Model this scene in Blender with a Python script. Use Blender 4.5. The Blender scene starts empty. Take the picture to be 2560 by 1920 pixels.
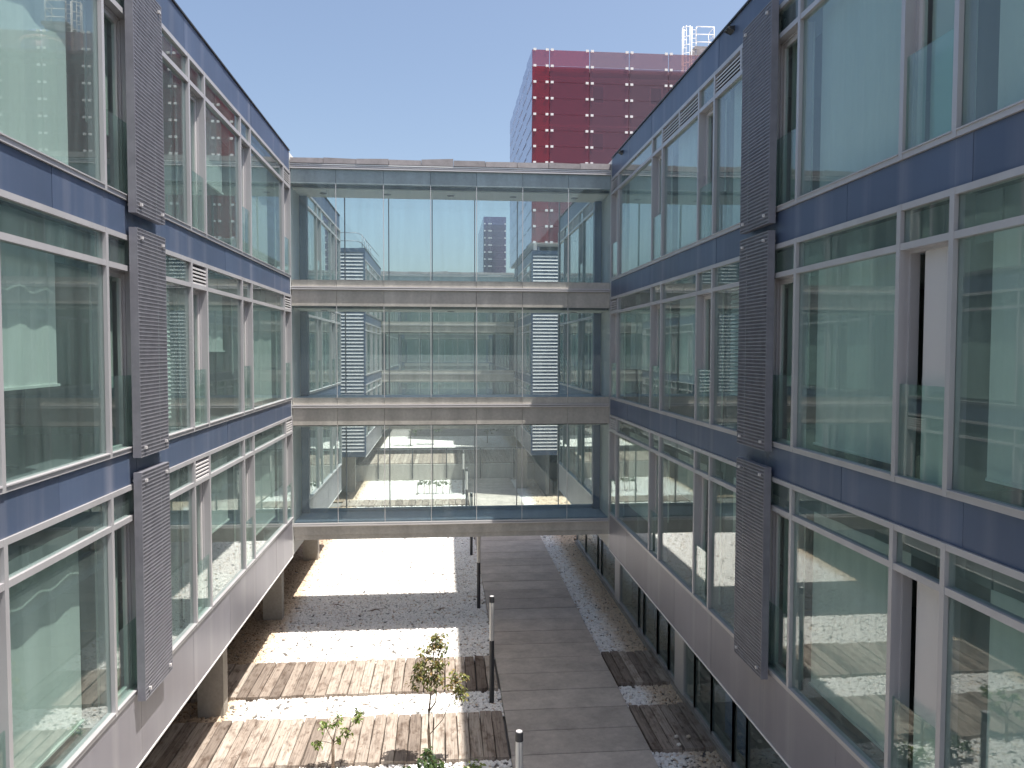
import bpy, math, random
from mathutils import Vector, Matrix, Euler
random.seed(11)
R = random.random
U = random.uniform
SC = bpy.context.scene
COL = SC.collection

# ---------------------------------------------------------------- camera
CAMZ = 8.4
yaw, pitch, roll = 0.08781, 0.04312, 0.00212
f = Vector((math.sin(yaw) * math.cos(pitch), math.cos(yaw) * math.cos(pitch), -math.sin(pitch)))
r = Vector((math.cos(yaw), -math.sin(yaw), 0))
u = r.cross(f)
r2 = r * math.cos(roll) + u * math.sin(roll)
u2 = -r * math.sin(roll) + u * math.cos(roll)
cd = bpy.data.cameras.new('camera')
cam = bpy.data.objects.new('camera', cd)
COL.objects.link(cam)
cam.matrix_world = Matrix(((r2.x, u2.x, -f.x, 0), (r2.y, u2.y, -f.y, 0), (r2.z, u2.z, -f.z, CAMZ), (0, 0, 0, 1)))
cd.sensor_width = 36
cd.lens = 1923 / 2560 * 36
cd.clip_end = 4000
cd.clip_start = 0.05
SC.camera = cam

# ---------------------------------------------------------------- sky, sun, exposure
SUN = Vector((0.3225, -0.14, 1.0)).normalized()
ELEV = math.asin(SUN.z)
AZ = math.atan2(SUN.x, SUN.y)
w = bpy.data.worlds.new('World')
SC.world = w
w.use_nodes = True
nt = w.node_tree
bg = nt.nodes['Background']
sky = nt.nodes.new('ShaderNodeTexSky')
sky.sky_type = 'NISHITA'
sky.sun_disc = False
sky.sun_elevation = ELEV
sky.sun_rotation = AZ
sky.altitude = 50
sky.air_density = 1.0
sky.dust_density = 3.2
sky.ozone_density = 0.3
nt.links.new(sky.outputs[0], bg.inputs[0])
bg.inputs[1].default_value = 0.115
sl = bpy.data.lights.new('sun', 'SUN')
sl.energy = 4.8
sl.angle = math.radians(0.53)
sl.color = (1.0, 0.95, 0.88)
so = bpy.data.objects.new('sun', sl)
COL.objects.link(so)
so.rotation_euler = SUN.to_track_quat('Z', 'Y').to_euler()
so.location = (20, -10, 40)
SC.view_settings.view_transform = 'Standard'
SC.view_settings.look = 'None'
SC.view_settings.exposure = 0.78
SC.view_settings.gamma = 1.0
SC.view_settings.use_curve_mapping = False
cy = SC.cycles
cy.max_bounces = 12
cy.diffuse_bounces = 6
cy.glossy_bounces = 5
cy.transmission_bounces = 6
cy.transparent_max_bounces = 64
cy.caustics_reflective = False
cy.caustics_refractive = False
cy.sample_clamp_indirect = 12.0
cy.use_denoising = True

# ---------------------------------------------------------------- helpers
class MB:
    """collects shapes into one mesh"""
    def __init__(s):
        s.v, s.f, s.m = [], [], []
    def box(s, x0, x1, y0, y1, z0, z1, mi=0):
        if x0 > x1: x0, x1 = x1, x0
        if y0 > y1: y0, y1 = y1, y0
        if z0 > z1: z0, z1 = z1, z0
        b = len(s.v)
        s.v += [(x0, y0, z0), (x1, y0, z0), (x1, y1, z0), (x0, y1, z0), (x0, y0, z1), (x1, y0, z1), (x1, y1, z1), (x0, y1, z1)]
        s.f += [tuple(b + i for i in q) for q in ((0, 3, 2, 1), (4, 5, 6, 7), (0, 1, 5, 4), (1, 2, 6, 5), (2, 3, 7, 6), (3, 0, 4, 7))]
        s.m += [mi] * 6
        return s
    def hexa(s, pts, mi=0):
        b = len(s.v)
        s.v += [tuple(p) for p in pts]
        s.f += [tuple(b + i for i in q) for q in ((0, 3, 2, 1), (4, 5, 6, 7), (0, 1, 5, 4), (1, 2, 6, 5), (2, 3, 7, 6), (3, 0, 4, 7))]
        s.m += [mi] * 6
        return s
    def quad(s, a, b_, c, d, mi=0):
        b = len(s.v)
        s.v += [tuple(a), tuple(b_), tuple(c), tuple(d)]
        s.f.append((b, b + 1, b + 2, b + 3)); s.m.append(mi)
        return s
    def tube(s, pts, rad, n=8, mi=0, caps=True):
        pts = [Vector(p) for p in pts]
        if not isinstance(rad, (list, tuple)): rad = [rad] * len(pts)
        b0 = len(s.v)
        for i, p in enumerate(pts):
            t = (pts[min(i + 1, len(pts) - 1)] - pts[max(i - 1, 0)]).normalized()
            a = t.cross(Vector((0, 0, 1)))
            if a.length < 1e-3: a = Vector((1, 0, 0))
            a.normalize(); c = t.cross(a)
            for k in range(n):
                an = 2 * math.pi * k / n
                s.v.append(tuple(p + (a * math.cos(an) + c * math.sin(an)) * rad[i]))
        for i in range(len(pts) - 1):
            for k in range(n):
                k2 = (k + 1) % n
                s.f.append((b0 + i * n + k, b0 + i * n + k2, b0 + (i + 1) * n + k2, b0 + (i + 1) * n + k)); s.m.append(mi)
        if caps:
            s.f.append(tuple(b0 + k for k in range(n))[::-1]); s.m.append(mi)
            e = b0 + (len(pts) - 1) * n
            s.f.append(tuple(e + k for k in range(n))); s.m.append(mi)
        return s
    def mesh(s, name, mats, off=(0, 0, 0), smooth=False):
        me = bpy.data.meshes.new(name)
        ox, oy, oz = off
        me.from_pydata([(x - ox, y - oy, z - oz) for x, y, z in s.v], [], s.f)
        if not isinstance(mats, (list, tuple)): mats = [mats]
        for m in mats: me.materials.append(m)
        if len(mats) > 1: me.polygons.foreach_set('material_index', s.m)
        if smooth: me.polygons.foreach_set('use_smooth', [True] * len(s.f))
        me.update()
        return me

BASE = {}
def base_of(o):
    while o.parent: o = o.parent
    return BASE.get(o.name, (0, 0, 0))
def part(name, mb, mats, parent, smooth=False, label=None, kind=None):
    me = mb.mesh(name, mats, base_of(parent), smooth)
    o = bpy.data.objects.new(name, me)
    COL.objects.link(o); o.parent = parent
    if label: o['label'] = label
    if kind: o['kind'] = kind
    return o
def link_mesh(name, me, parent, loc=(0, 0, 0), rot=None):
    o = bpy.data.objects.new(name, me)
    COL.objects.link(o); o.parent = parent
    b = base_of(parent)
    o.location = (loc[0] - b[0], loc[1] - b[1], loc[2] - b[2])
    if rot: o.rotation_euler = rot
    return o
def thing(name, label, cat, loc=(0, 0, 0), group=None, kind=None):
    o = bpy.data.objects.new(name, None)
    COL.objects.link(o); o.location = loc
    o.empty_display_size = 0.3
    BASE[o.name] = tuple(loc)
    o['label'] = label
    if cat: o['category'] = cat
    if group: o['group'] = group
    if kind: o['kind'] = kind
    return o
def single(name, mb, mats, label, cat, loc=(0, 0, 0), group=None, kind=None, smooth=False):
    o = bpy.data.objects.new(name, mb.mesh(name, mats, loc, smooth))
    COL.objects.link(o); o.location = loc
    o['label'] = label
    if cat: o['category'] = cat
    if group: o['group'] = group
    if kind: o['kind'] = kind
    BASE[o.name] = tuple(loc)
    return o
def copy_tree(o, parent=None):
    c = o.copy(); COL.objects.link(c); c.parent = parent
    for ch in o.children: copy_tree(ch, c)
    return c

# ---------------------------------------------------------------- materials
def mat(name, col, rough=0.6, metal=0.0, noise=None, bump=None, spec=0.5):
    m = bpy.data.materials.new(name); m.use_nodes = True
    n = m.node_tree.nodes; L = m.node_tree.links
    p = n['Principled BSDF']
    p.inputs['Base Color'].default_value = (*col, 1)
    p.inputs['Roughness'].default_value = rough
    p.inputs['Metallic'].default_value = metal
    p.inputs['Specular IOR Level'].default_value = spec
    if noise:
        sc, amt, stretch = noise
        g = n.new('ShaderNodeNewGeometry'); mp = n.new('ShaderNodeMapping'); mp.inputs['Scale'].default_value = stretch
        nz = n.new('ShaderNodeTexNoise'); nz.inputs['Scale'].default_value = sc; nz.inputs['Detail'].default_value = 5
        nz.inputs['Roughness'].default_value = 0.6
        L.new(g.outputs['Position'], mp.inputs[0]); L.new(mp.outputs[0], nz.inputs['Vector'])
        cr = n.new('ShaderNodeValToRGB')
        e = cr.color_ramp.elements
        e[0].position = 0.3; e[1].position = 0.7
        e[0].color = (*[max(0, c * (1 - amt)) for c in col], 1); e[1].color = (*[min(1, c * (1 + amt)) for c in col], 1)
        L.new(nz.outputs['Fac'], cr.inputs[0]); L.new(cr.outputs[0], p.inputs['Base Color'])
    if bump:
        sc, st = bump
        g2 = n.new('ShaderNodeNewGeometry')
        nb = n.new('ShaderNodeTexNoise'); nb.inputs['Scale'].default_value = sc; nb.inputs['Detail'].default_value = 4
        bp = n.new('ShaderNodeBump'); bp.inputs['Strength'].default_value = st; bp.inputs['Distance'].default_value = 0.02
        L.new(g2.outputs['Position'], nb.inputs['Vector']); L.new(nb.outputs['Fac'], bp.inputs['Height']); L.new(bp.outputs[0], p.inputs['Normal'])
    return m

def glass(name, tint, f0=0.04, refl=(1, 1, 1), wave=0.0, haze=0.0, hcol=(0.5, 0.6, 0.58)):
    """thin pane: see-through tint mixed with mirror reflection that grows towards grazing angles, plus a film of dust"""
    m = bpy.data.materials.new(name); m.use_nodes = True
    n = m.node_tree.nodes; L = m.node_tree.links
    n.remove(n['Principled BSDF'])
    out = n['Material Output']
    tr = n.new('ShaderNodeBsdfTransparent'); tr.inputs[0].default_value = (*tint, 1)
    gl = n.new('ShaderNodeBsdfGlossy'); gl.inputs['Color'].default_value = (*refl, 1); gl.inputs['Roughness'].default_value = 0.0
    lw = n.new('ShaderNodeLayerWeight'); lw.inputs['Blend'].default_value = 0.5
    pw = n.new('ShaderNodeMath'); pw.operation = 'POWER'; pw.inputs[1].default_value = 5
    ma = n.new('ShaderNodeMath'); ma.operation = 'MULTIPLY_ADD'; ma.inputs[1].default_value = 1 - f0; ma.inputs[2].default_value = f0
    L.new(lw.outputs['Facing'], pw.inputs[0]); L.new(pw.outputs[0], ma.inputs[0])
    if wave:
        g = n.new('ShaderNodeNewGeometry')
        nb = n.new('ShaderNodeTexNoise'); nb.inputs['Scale'].default_value = 0.9; nb.inputs['Detail'].default_value = 1
        bp = n.new('ShaderNodeBump'); bp.inputs['Strength'].default_value = wave; bp.inputs['Distance'].default_value = 0.02
        L.new(g.outputs['Position'], nb.inputs['Vector']); L.new(nb.outputs['Fac'], bp.inputs['Height']); L.new(bp.outputs[0], gl.inputs['Normal'])
    body = tr
    if haze:
        df = n.new('ShaderNodeBsdfDiffuse'); df.inputs[0].default_value = (*hcol, 1)
        g3 = n.new('ShaderNodeNewGeometry'); mp = n.new('ShaderNodeMapping'); mp.inputs['Scale'].default_value = (5, 5, 0.5)
        nz = n.new('ShaderNodeTexNoise'); nz.inputs['Scale'].default_value = 1.0; nz.inputs['Detail'].default_value = 4
        L.new(g3.outputs['Position'], mp.inputs[0]); L.new(mp.outputs[0], nz.inputs['Vector'])
        mm = n.new('ShaderNodeMath'); mm.operation = 'MULTIPLY'; mm.inputs[1].default_value = haze * 2
        L.new(nz.outputs['Fac'], mm.inputs[0])
        mh = n.new('ShaderNodeMixShader')
        L.new(mm.outputs[0], mh.inputs[0]); L.new(tr.outputs[0], mh.inputs[1]); L.new(df.outputs[0], mh.inputs[2])
        body = mh
    mx = n.new('ShaderNodeMixShader')
    L.new(ma.outputs[0], mx.inputs[0]); L.new(body.outputs[0], mx.inputs[1]); L.new(gl.outputs[0], mx.inputs[2])
    L.new(mx.outputs[0], out.inputs[0])
    return m

def blind_mat(name, col):
    m = bpy.data.materials.new(name); m.use_nodes = True
    n = m.node_tree.nodes; L = m.node_tree.links
    n.remove(n['Principled BSDF'])
    d = n.new('ShaderNodeBsdfDiffuse'); d.inputs[0].default_value = (*col, 1)
    t = n.new('ShaderNodeBsdfTranslucent'); t.inputs[0].default_value = (*col, 1)
    mx = n.new('ShaderNodeMixShader'); mx.inputs[0].default_value = 0.25
    L.new(d.outputs[0], mx.inputs[1]); L.new(t.outputs[0], mx.inputs[2]); L.new(mx.outputs[0], n['Material Output'].inputs[0])
    return m

def panel_mat(name, col, rough, metal, streak=0.35, light=(0.5, 0.5, 0.52)):
    """anodised sheet with rain streaks running down it"""
    m = bpy.data.materials.new(name); m.use_nodes = True
    n = m.node_tree.nodes; L = m.node_tree.links
    p = n['Principled BSDF']
    p.inputs['Roughness'].default_value = rough; p.inputs['Metallic'].default_value = metal
    g = n.new('ShaderNodeNewGeometry')
    def nz(scale, st, det=4):
        mp = n.new('ShaderNodeMapping'); mp.inputs['Scale'].default_value = st
        t = n.new('ShaderNodeTexNoise'); t.inputs['Scale'].default_value = scale; t.inputs['Detail'].default_value = det
        L.new(g.outputs['Position'], mp.inputs[0]); L.new(mp.outputs[0], t.inputs['Vector'])
        return t
    a = nz(3.0, (1, 1, 0.05)); b = nz(0.7, (1, 1, 1), 3)
    cr = n.new('ShaderNodeValToRGB'); e = cr.color_ramp.elements
    e[0].position = 0.52; e[0].color = (0, 0, 0, 1); e[1].position = 0.8; e[1].color = (1, 1, 1, 1)
    L.new(a.outputs['Fac'], cr.inputs[0])
    mu = n.new('ShaderNodeMath'); mu.operation = 'MULTIPLY'; mu.inputs[1].default_value = streak
    L.new(cr.outputs[0], mu.inputs[0])
    # lighter rain runs below every mullion of the window band above
    sp = n.new('ShaderNodeSeparateXYZ'); L.new(g.outputs['Position'], sp.inputs[0])
    best = None
    for off in (7.14, 8.02):
        a0 = n.new('ShaderNodeMath'); a0.operation = 'SUBTRACT'; a0.inputs[1].default_value = off; L.new(sp.outputs[1], a0.inputs[0])
        a1 = n.new('ShaderNodeMath'); a1.operation = 'PINGPONG'; a1.inputs[1].default_value = 3.365 / 2; L.new(a0.outputs[0], a1.inputs[0])
        if best is None: best = a1
        else:
            a2 = n.new('ShaderNodeMath'); a2.operation = 'MINIMUM'; L.new(best.outputs[0], a2.inputs[0]); L.new(a1.outputs[0], a2.inputs[1]); best = a2
    fz = nz(22.0, (1, 1, 0.02), 3)
    wr = n.new('ShaderNodeMapRange'); wr.inputs[1].default_value = 0.0; wr.inputs[2].default_value = 0.13; wr.inputs[3].default_value = 1.0; wr.inputs[4].default_value = 0.0
    L.new(best.outputs[0], wr.inputs[0])
    wm = n.new('ShaderNodeMath'); wm.operation = 'MULTIPLY'; L.new(wr.outputs[0], wm.inputs[0]); L.new(fz.outputs['Fac'], wm.inputs[1])
    wk = n.new('ShaderNodeMath'); wk.operation = 'MULTIPLY_ADD'; wk.inputs[1].default_value = 1.3 * streak; L.new(wm.outputs[0], wk.inputs[0]); L.new(mu.outputs[0], wk.inputs[2])
    mu = wk
    mx = n.new('ShaderNodeMix'); mx.data_type = 'RGBA'
    mx.inputs[6].default_value = (*col, 1); mx.inputs[7].default_value = (*light, 1)
    L.new(mu.outputs[0], mx.inputs[0])
    oi = n.new('ShaderNodeObjectInfo')
    mr = n.new('ShaderNodeMapRange'); mr.inputs[3].default_value = 0.9; mr.inputs[4].default_value = 1.1
    L.new(oi.outputs['Random'], mr.inputs[0])
    mr2 = n.new('ShaderNodeMapRange'); mr2.inputs[1].default_value = 0.3; mr2.inputs[2].default_value = 0.7; mr2.inputs[3].default_value = 0.9; mr2.inputs[4].default_value = 1.08
    L.new(b.outputs['Fac'], mr2.inputs[0])
    mm = n.new('ShaderNodeMath'); mm.operation = 'MULTIPLY'
    L.new(mr.outputs[0], mm.inputs[0]); L.new(mr2.outputs[0], mm.inputs[1])
    sc = n.new('ShaderNodeVectorMath'); sc.operation = 'SCALE'
    L.new(mx.outputs[2], sc.inputs[0]); L.new(mm.outputs[0], sc.inputs['Scale'])
    L.new(sc.outputs[0], p.inputs['Base Color'])
    rr = n.new('ShaderNodeMapRange'); rr.inputs[3].default_value = rough - 0.08; rr.inputs[4].default_value = rough + 0.12
    L.new(a.outputs['Fac'], rr.inputs[0]); L.new(rr.outputs[0], p.inputs['Roughness'])
    return m

def concrete_mat(name, col, streaks=True, scale=1.0, rnd=0.06):
    m = bpy.data.materials.new(name); m.use_nodes = True
    n = m.node_tree.nodes; L = m.node_tree.links
    p = n['Principled BSDF']; p.inputs['Roughness'].default_value = 0.85
    g = n.new('ShaderNodeNewGeometry')
    fac = None
    for sc_, st, lo, hi in ((2.2 * scale, (1, 1, 0.18 if streaks else 1), 0.82, 1.12), (14 * scale, (1, 1, 1), 0.9, 1.06), (90 * scale, (1, 1, 1), 0.92, 1.05)):
        mp = n.new('ShaderNodeMapping'); mp.inputs['Scale'].default_value = st
        t = n.new('ShaderNodeTexNoise'); t.inputs['Scale'].default_value = sc_; t.inputs['Detail'].default_value = 4
        L.new(g.outputs['Position'], mp.inputs[0]); L.new(mp.outputs[0], t.inputs['Vector'])
        mr = n.new('ShaderNodeMapRange'); mr.inputs[1].default_value = 0.3; mr.inputs[2].default_value = 0.7; mr.inputs[3].default_value = lo; mr.inputs[4].default_value = hi
        L.new(t.outputs['Fac'], mr.inputs[0])
        if fac is None: fac = mr
        else:
            mm = n.new('ShaderNodeMath'); mm.operation = 'MULTIPLY'
            L.new(fac.outputs[0], mm.inputs[0]); L.new(mr.outputs[0], mm.inputs[1]); fac = mm
    oi = n.new('ShaderNodeObjectInfo')
    mr = n.new('ShaderNodeMapRange'); mr.inputs[3].default_value = 1 - rnd; mr.inputs[4].default_value = 1 + rnd
    L.new(oi.outputs['Random'], mr.inputs[0])
    mm = n.new('ShaderNodeMath'); mm.operation = 'MULTIPLY'
    L.new(fac.outputs[0], mm.inputs[0]); L.new(mr.outputs[0], mm.inputs[1])
    sc = n.new('ShaderNodeVectorMath'); sc.operation = 'SCALE'; sc.inputs[0].default_value = col
    L.new(mm.outputs[0], sc.inputs['Scale']); L.new(sc.outputs[0], p.inputs['Base Color'])
    bp = n.new('ShaderNodeBump'); bp.inputs['Strength'].default_value = 0.25; bp.inputs['Distance'].default_value = 0.01
    L.new(t.outputs['Fac'], bp.inputs['Height']); L.new(bp.outputs[0], p.inputs['Normal'])
    return m

def wood_mat():
    m = bpy.data.materials.new('weathered_sleeper_wood'); m.use_nodes = True
    n = m.node_tree.nodes; L = m.node_tree.links
    p = n['Principled BSDF']; p.inputs['Roughness'].default_value = 0.85; p.inputs['Specular IOR Level'].default_value = 0.2
    g = n.new('ShaderNodeNewGeometry'); oi = n.new('ShaderNodeObjectInfo')
    ad = n.new('ShaderNodeVectorMath'); ad.operation = 'ADD'
    cb = n.new('ShaderNodeCombineXYZ')
    ml = n.new('ShaderNodeMath'); ml.operation = 'MULTIPLY'; ml.inputs[1].default_value = 60
    L.new(oi.outputs['Random'], ml.inputs[0]); L.new(ml.outputs[0], cb.inputs[1]); L.new(ml.outputs[0], cb.inputs[2])
    L.new(g.outputs['Position'], ad.inputs[0]); L.new(cb.outputs[0], ad.inputs[1])
    def nz(scale, st, det, ro=0.6):
        mp = n.new('ShaderNodeMapping'); mp.inputs['Scale'].default_value = st
        t = n.new('ShaderNodeTexNoise'); t.inputs['Scale'].default_value = scale; t.inputs['Detail'].default_value = det; t.inputs['Roughness'].default_value = ro
        L.new(ad.outputs[0], mp.inputs[0]); L.new(mp.outputs[0], t.inputs['Vector'])
        return t
    grain = nz(1, (38, 1.6, 10), 5); blot = nz(2.6, (2.0, 0.9, 1), 4); spot = nz(9, (1, 0.6, 1), 3)
    cr = n.new('ShaderNodeValToRGB'); e = cr.color_ramp.elements
    e[0].position = 0.22; e[0].color = (0.19, 0.165, 0.15, 1); e[1].position = 0.56; e[1].color = (0.49, 0.44, 0.39, 1)
    L.new(grain.outputs['Fac'], cr.inputs[0])
    c2 = n.new('ShaderNodeValToRGB'); e = c2.color_ramp.elements
    e[0].position = 0.3; e[0].color = (0.45, 0.39, 0.36, 1); e[1].position = 0.5; e[1].color = (1, 1, 1, 1)
    L.new(blot.outputs['Fac'], c2.inputs[0])
    c3 = n.new('ShaderNodeValToRGB'); e = c3.color_ramp.elements
    e[0].position = 0.3; e[0].color = (0.45, 0.4, 0.36, 1); e[1].position = 0.38; e[1].color = (1, 1, 1, 1)
    L.new(spot.outputs['Fac'], c3.inputs[0])
    m1 = n.new('ShaderNodeMix'); m1.data_type = 'RGBA'; m1.blend_type = 'MULTIPLY'; m1.inputs[0].default_value = 0.95
    L.new(cr.outputs[0], m1.inputs[6]); L.new(c2.outputs[0], m1.inputs[7])
    m2 = n.new('ShaderNodeMix'); m2.data_type = 'RGBA'; m2.blend_type = 'MULTIPLY'; m2.inputs[0].default_value = 0.8
    L.new(m1.outputs[2], m2.inputs[6]); L.new(c3.outputs[0], m2.inputs[7])
    rr = n.new('ShaderNodeValToRGB'); e = rr.color_ramp.elements
    e[0].position = 0.0; e[0].color = (0.42, 0.38, 0.36, 1); e[1].position = 1.0; e[1].color = (1.0, 0.98, 0.95, 1)
    k = rr.color_ramp.elements.new(0.25); k.color = (0.74, 0.69, 0.655, 1)
    L.new(oi.outputs['Random'], rr.inputs[0])
    m3 = n.new('ShaderNodeMix'); m3.data_type = 'RGBA'; m3.blend_type = 'MULTIPLY'; m3.inputs[0].default_value = 1
    L.new(m2.outputs[2], m3.inputs[6]); L.new(rr.outputs[0], m3.inputs[7])
    L.new(m3.outputs[2], p.inputs['Base Color'])
    bp = n.new('ShaderNodeBump'); bp.inputs['Strength'].default_value = 0.5; bp.inputs['Distance'].default_value = 0.01
    L.new(grain.outputs['Fac'], bp.inputs['Height']); L.new(bp.outputs[0], p.inputs['Normal'])
    return m

def gravel_mat():
    m = bpy.data.materials.new('white_marble_stone'); m.use_nodes = True
    n = m.node_tree.nodes; L = m.node_tree.links
    p = n['Principled BSDF']; p.inputs['Roughness'].default_value = 0.7; p.inputs['Specular IOR Level'].default_value = 0.3
    g = n.new('ShaderNodeNewGeometry'); oi = n.new('ShaderNodeObjectInfo')
    cr = n.new('ShaderNodeValToRGB'); e = cr.color_ramp.elements
    e[0].position = 0; e[0].color = (0.62, 0.60, 0.58, 1); e[1].position = 0.35; e[1].color = (0.84, 0.83, 0.81, 1)
    k = e.new(0.9); k.color = (0.86, 0.84, 0.80, 1)
    k = e.new(0.97); k.color = (0.55, 0.45, 0.36, 1)
    L.new(oi.outputs['Random'], cr.inputs[0])
    # stones along the foot of both buildings are stained by drips from the facades
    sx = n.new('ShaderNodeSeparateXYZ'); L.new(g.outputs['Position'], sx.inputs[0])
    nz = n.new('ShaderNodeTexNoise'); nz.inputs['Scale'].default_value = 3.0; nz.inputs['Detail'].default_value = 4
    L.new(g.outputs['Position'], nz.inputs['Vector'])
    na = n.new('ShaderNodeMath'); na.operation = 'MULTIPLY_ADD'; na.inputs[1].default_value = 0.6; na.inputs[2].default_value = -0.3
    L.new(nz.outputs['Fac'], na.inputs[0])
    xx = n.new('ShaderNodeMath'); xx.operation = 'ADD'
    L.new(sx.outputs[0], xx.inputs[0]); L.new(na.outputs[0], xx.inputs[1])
    le = n.new('ShaderNodeMapRange'); le.inputs[1].default_value = -4.6; le.inputs[2].default_value = -5.05; le.inputs[3].default_value = 0; le.inputs[4].default_value = 1
    ri = n.new('ShaderNodeMapRange'); ri.inputs[1].default_value = 4.75; ri.inputs[2].default_value = 5.2; ri.inputs[3].default_value = 0; ri.inputs[4].default_value = 1
    L.new(xx.outputs[0], le.inputs[0]); L.new(xx.outputs[0], ri.inputs[0])
    mxm = n.new('ShaderNodeMath'); mxm.operation = 'MAXIMUM'
    L.new(le.outputs[0], mxm.inputs[0]); L.new(ri.outputs[0], mxm.inputs[1])
    st = n.new('ShaderNodeMix'); st.data_type = 'RGBA'; st.blend_type = 'MULTIPLY'; st.inputs[7].default_value = (0.80, 0.66, 0.52, 1)
    L.new(mxm.outputs[0], st.inputs[0]); L.new(cr.outputs[0], st.inputs[6])
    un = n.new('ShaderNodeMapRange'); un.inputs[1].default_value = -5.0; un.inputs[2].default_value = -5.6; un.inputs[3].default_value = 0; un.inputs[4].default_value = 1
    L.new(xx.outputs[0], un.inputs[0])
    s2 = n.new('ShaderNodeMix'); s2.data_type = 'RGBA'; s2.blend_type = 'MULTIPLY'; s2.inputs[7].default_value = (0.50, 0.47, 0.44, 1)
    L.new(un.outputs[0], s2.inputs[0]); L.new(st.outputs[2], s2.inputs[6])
    L.new(s2.outputs[2], p.inputs['Base Color'])
    return m

def leaf_mat(name, cols):
    m = bpy.data.materials.new(name); m.use_nodes = True
    n = m.node_tree.nodes; L = m.node_tree.links
    n.remove(n['Principled BSDF'])
    g = n.new('ShaderNodeNewGeometry')
    cr = n.new('ShaderNodeValToRGB'); e = cr.color_ramp.elements
    cr.color_ramp.interpolation = 'LINEAR'
    e[0].position = 0; e[0].color = (*cols[0], 1); e[1].position = 1; e[1].color = (*cols[-1], 1)
    for i, c in enumerate(cols[1:-1]):
        k = e.new((i + 1) / (len(cols) - 1)); k.color = (*c, 1)
    L.new(g.outputs['Random Per Island'], cr.inputs[0])
    d = n.new('ShaderNodeBsdfDiffuse'); t = n.new('ShaderNodeBsdfTranslucent'); gl = n.new('ShaderNodeBsdfGlossy'); gl.inputs['Roughness'].default_value = 0.35
    L.new(cr.outputs[0], d.inputs[0]); L.new(cr.outputs[0], t.inputs[0])
    mx = n.new('ShaderNodeMixShader'); mx.inputs[0].default_value = 0.35
    L.new(d.outputs[0], mx.inputs[1]); L.new(t.outputs[0], mx.inputs[2])
    m2 = n.new('ShaderNodeMixShader'); m2.inputs[0].default_value = 0.06
    L.new(mx.outputs[0], m2.inputs[1]); L.new(gl.outputs[0], m2.inputs[2])
    L.new(m2.outputs[0], n['Material Output'].inputs[0])
    return m

M = {}
M['alu'] = mat('anodised_aluminium', (0.47, 0.46, 0.475), 0.42, 0.25, noise=(2.0, 0.08, (1, 1, 0.3)))
M['alu_light'] = mat('pale_aluminium', (0.62, 0.60, 0.60), 0.45, 0.15)
M['blue'] = panel_mat('blue_grey_metal_sheet', (0.080, 0.112, 0.185), 0.42, 0.15, 0.35, (0.27, 0.28, 0.34))
M['skirt'] = panel_mat('silver_metal_sheet', (0.215, 0.21, 0.24), 0.36, 0.15, 0.3, (0.40, 0.385, 0.40))
M['steel'] = mat('galvanised_steel', (0.235, 0.235, 0.265), 0.42, 0.2, noise=(6.0, 0.12, (1, 1, 1)))
M['dark'] = mat('dark_paint', (0.035, 0.037, 0.042), 0.5)
M['void'] = mat('dark_cavity', (0.02, 0.02, 0.025), 0.9)
M['white'] = mat('white_paint', (0.78, 0.77, 0.76), 0.5)
M['room'] = mat('room_plaster', (0.34, 0.36, 0.35), 0.9)
M['room_dark'] = mat('dark_room_finish', (0.10, 0.11, 0.115), 0.9)
M['room_ceil'] = mat('room_ceiling_board', (0.6, 0.61, 0.60), 0.9)
M['soffit'] = mat('grey_soffit_board', (0.30, 0.29, 0.29), 0.7, noise=(1.5, 0.1, (1, 1, 1)))
M['glass'] = glass('green_window_glass', (0.885, 0.962, 0.945), 0.05, wave=0.004, haze=0.075, hcol=(0.46, 0.58, 0.57))
M['glass_in'] = glass('inner_window_glass', (0.86, 0.93, 0.91), 0.05)
M['glass_bridge'] = glass('bridge_glass', (0.945, 0.982, 0.978), 0.03, haze=0.06, hcol=(0.50, 0.63, 0.64))
M['guard'] = glass('clear_guard_glass', (0.84, 0.94, 0.91), 0.05, haze=0.02)
M['blind'] = blind_mat('cream_blind_fabric', (0.76, 0.78, 0.74))
M['concrete'] = concrete_mat('bridge_concrete', (0.50, 0.475, 0.43))
M['fascia'] = concrete_mat('green_grey_fascia_sheet', (0.33, 0.40, 0.415))
M['concrete_col'] = concrete_mat('column_concrete', (0.36, 0.33, 0.29))
M['coping'] = concrete_mat('rough_coping_stone', (0.27, 0.25, 0.255), False, 1.6, 0.12)
M['slab'] = concrete_mat('path_concrete', (0.50, 0.445, 0.395), False, 0.7, 0.09)
M['wood'] = wood_mat()
M['stone'] = gravel_mat()
M['soil'] = mat('grey_earth', (0.24, 0.225, 0.21), 0.95, noise=(0.6, 0.25, (1, 1, 1)))
M['bed'] = mat('dark_bed_soil', (0.13, 0.122, 0.115), 0.95)  # soil tone darkened to stand for the shade in gaps between stones
M['lens'] = mat('opal_lamp_lens', (0.72, 0.70, 0.66), 0.3)
M['bark'] = mat('young_bark', (0.20, 0.15, 0.11), 0.9, noise=(20, 0.3, (1, 1, 0.3)))
M['leaf_olive'] = leaf_mat('olive_and_bronze_leaves', [(0.10, 0.14, 0.04), (0.19, 0.22, 0.07), (0.33, 0.32, 0.10), (0.36, 0.21, 0.08)])
M['leaf_green'] = leaf_mat('fresh_green_leaves', [(0.09, 0.15, 0.03), (0.18, 0.26, 0.05), (0.30, 0.36, 0.09)])
M['leaf_dark'] = leaf_mat('dark_green_leaves', [(0.03, 0.06, 0.02), (0.06, 0.11, 0.03), (0.12, 0.17, 0.05)])
M['blue_blind'] = mat('blue_screen_fabric', (0.03, 0.10, 0.28), 0.8)
M['warm_wall'] = mat('brown_room_partition', (0.26, 0.19, 0.13), 0.8)
M['curtain'] = mat('dark_brown_curtain', (0.06, 0.05, 0.05), 0.9)
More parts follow.
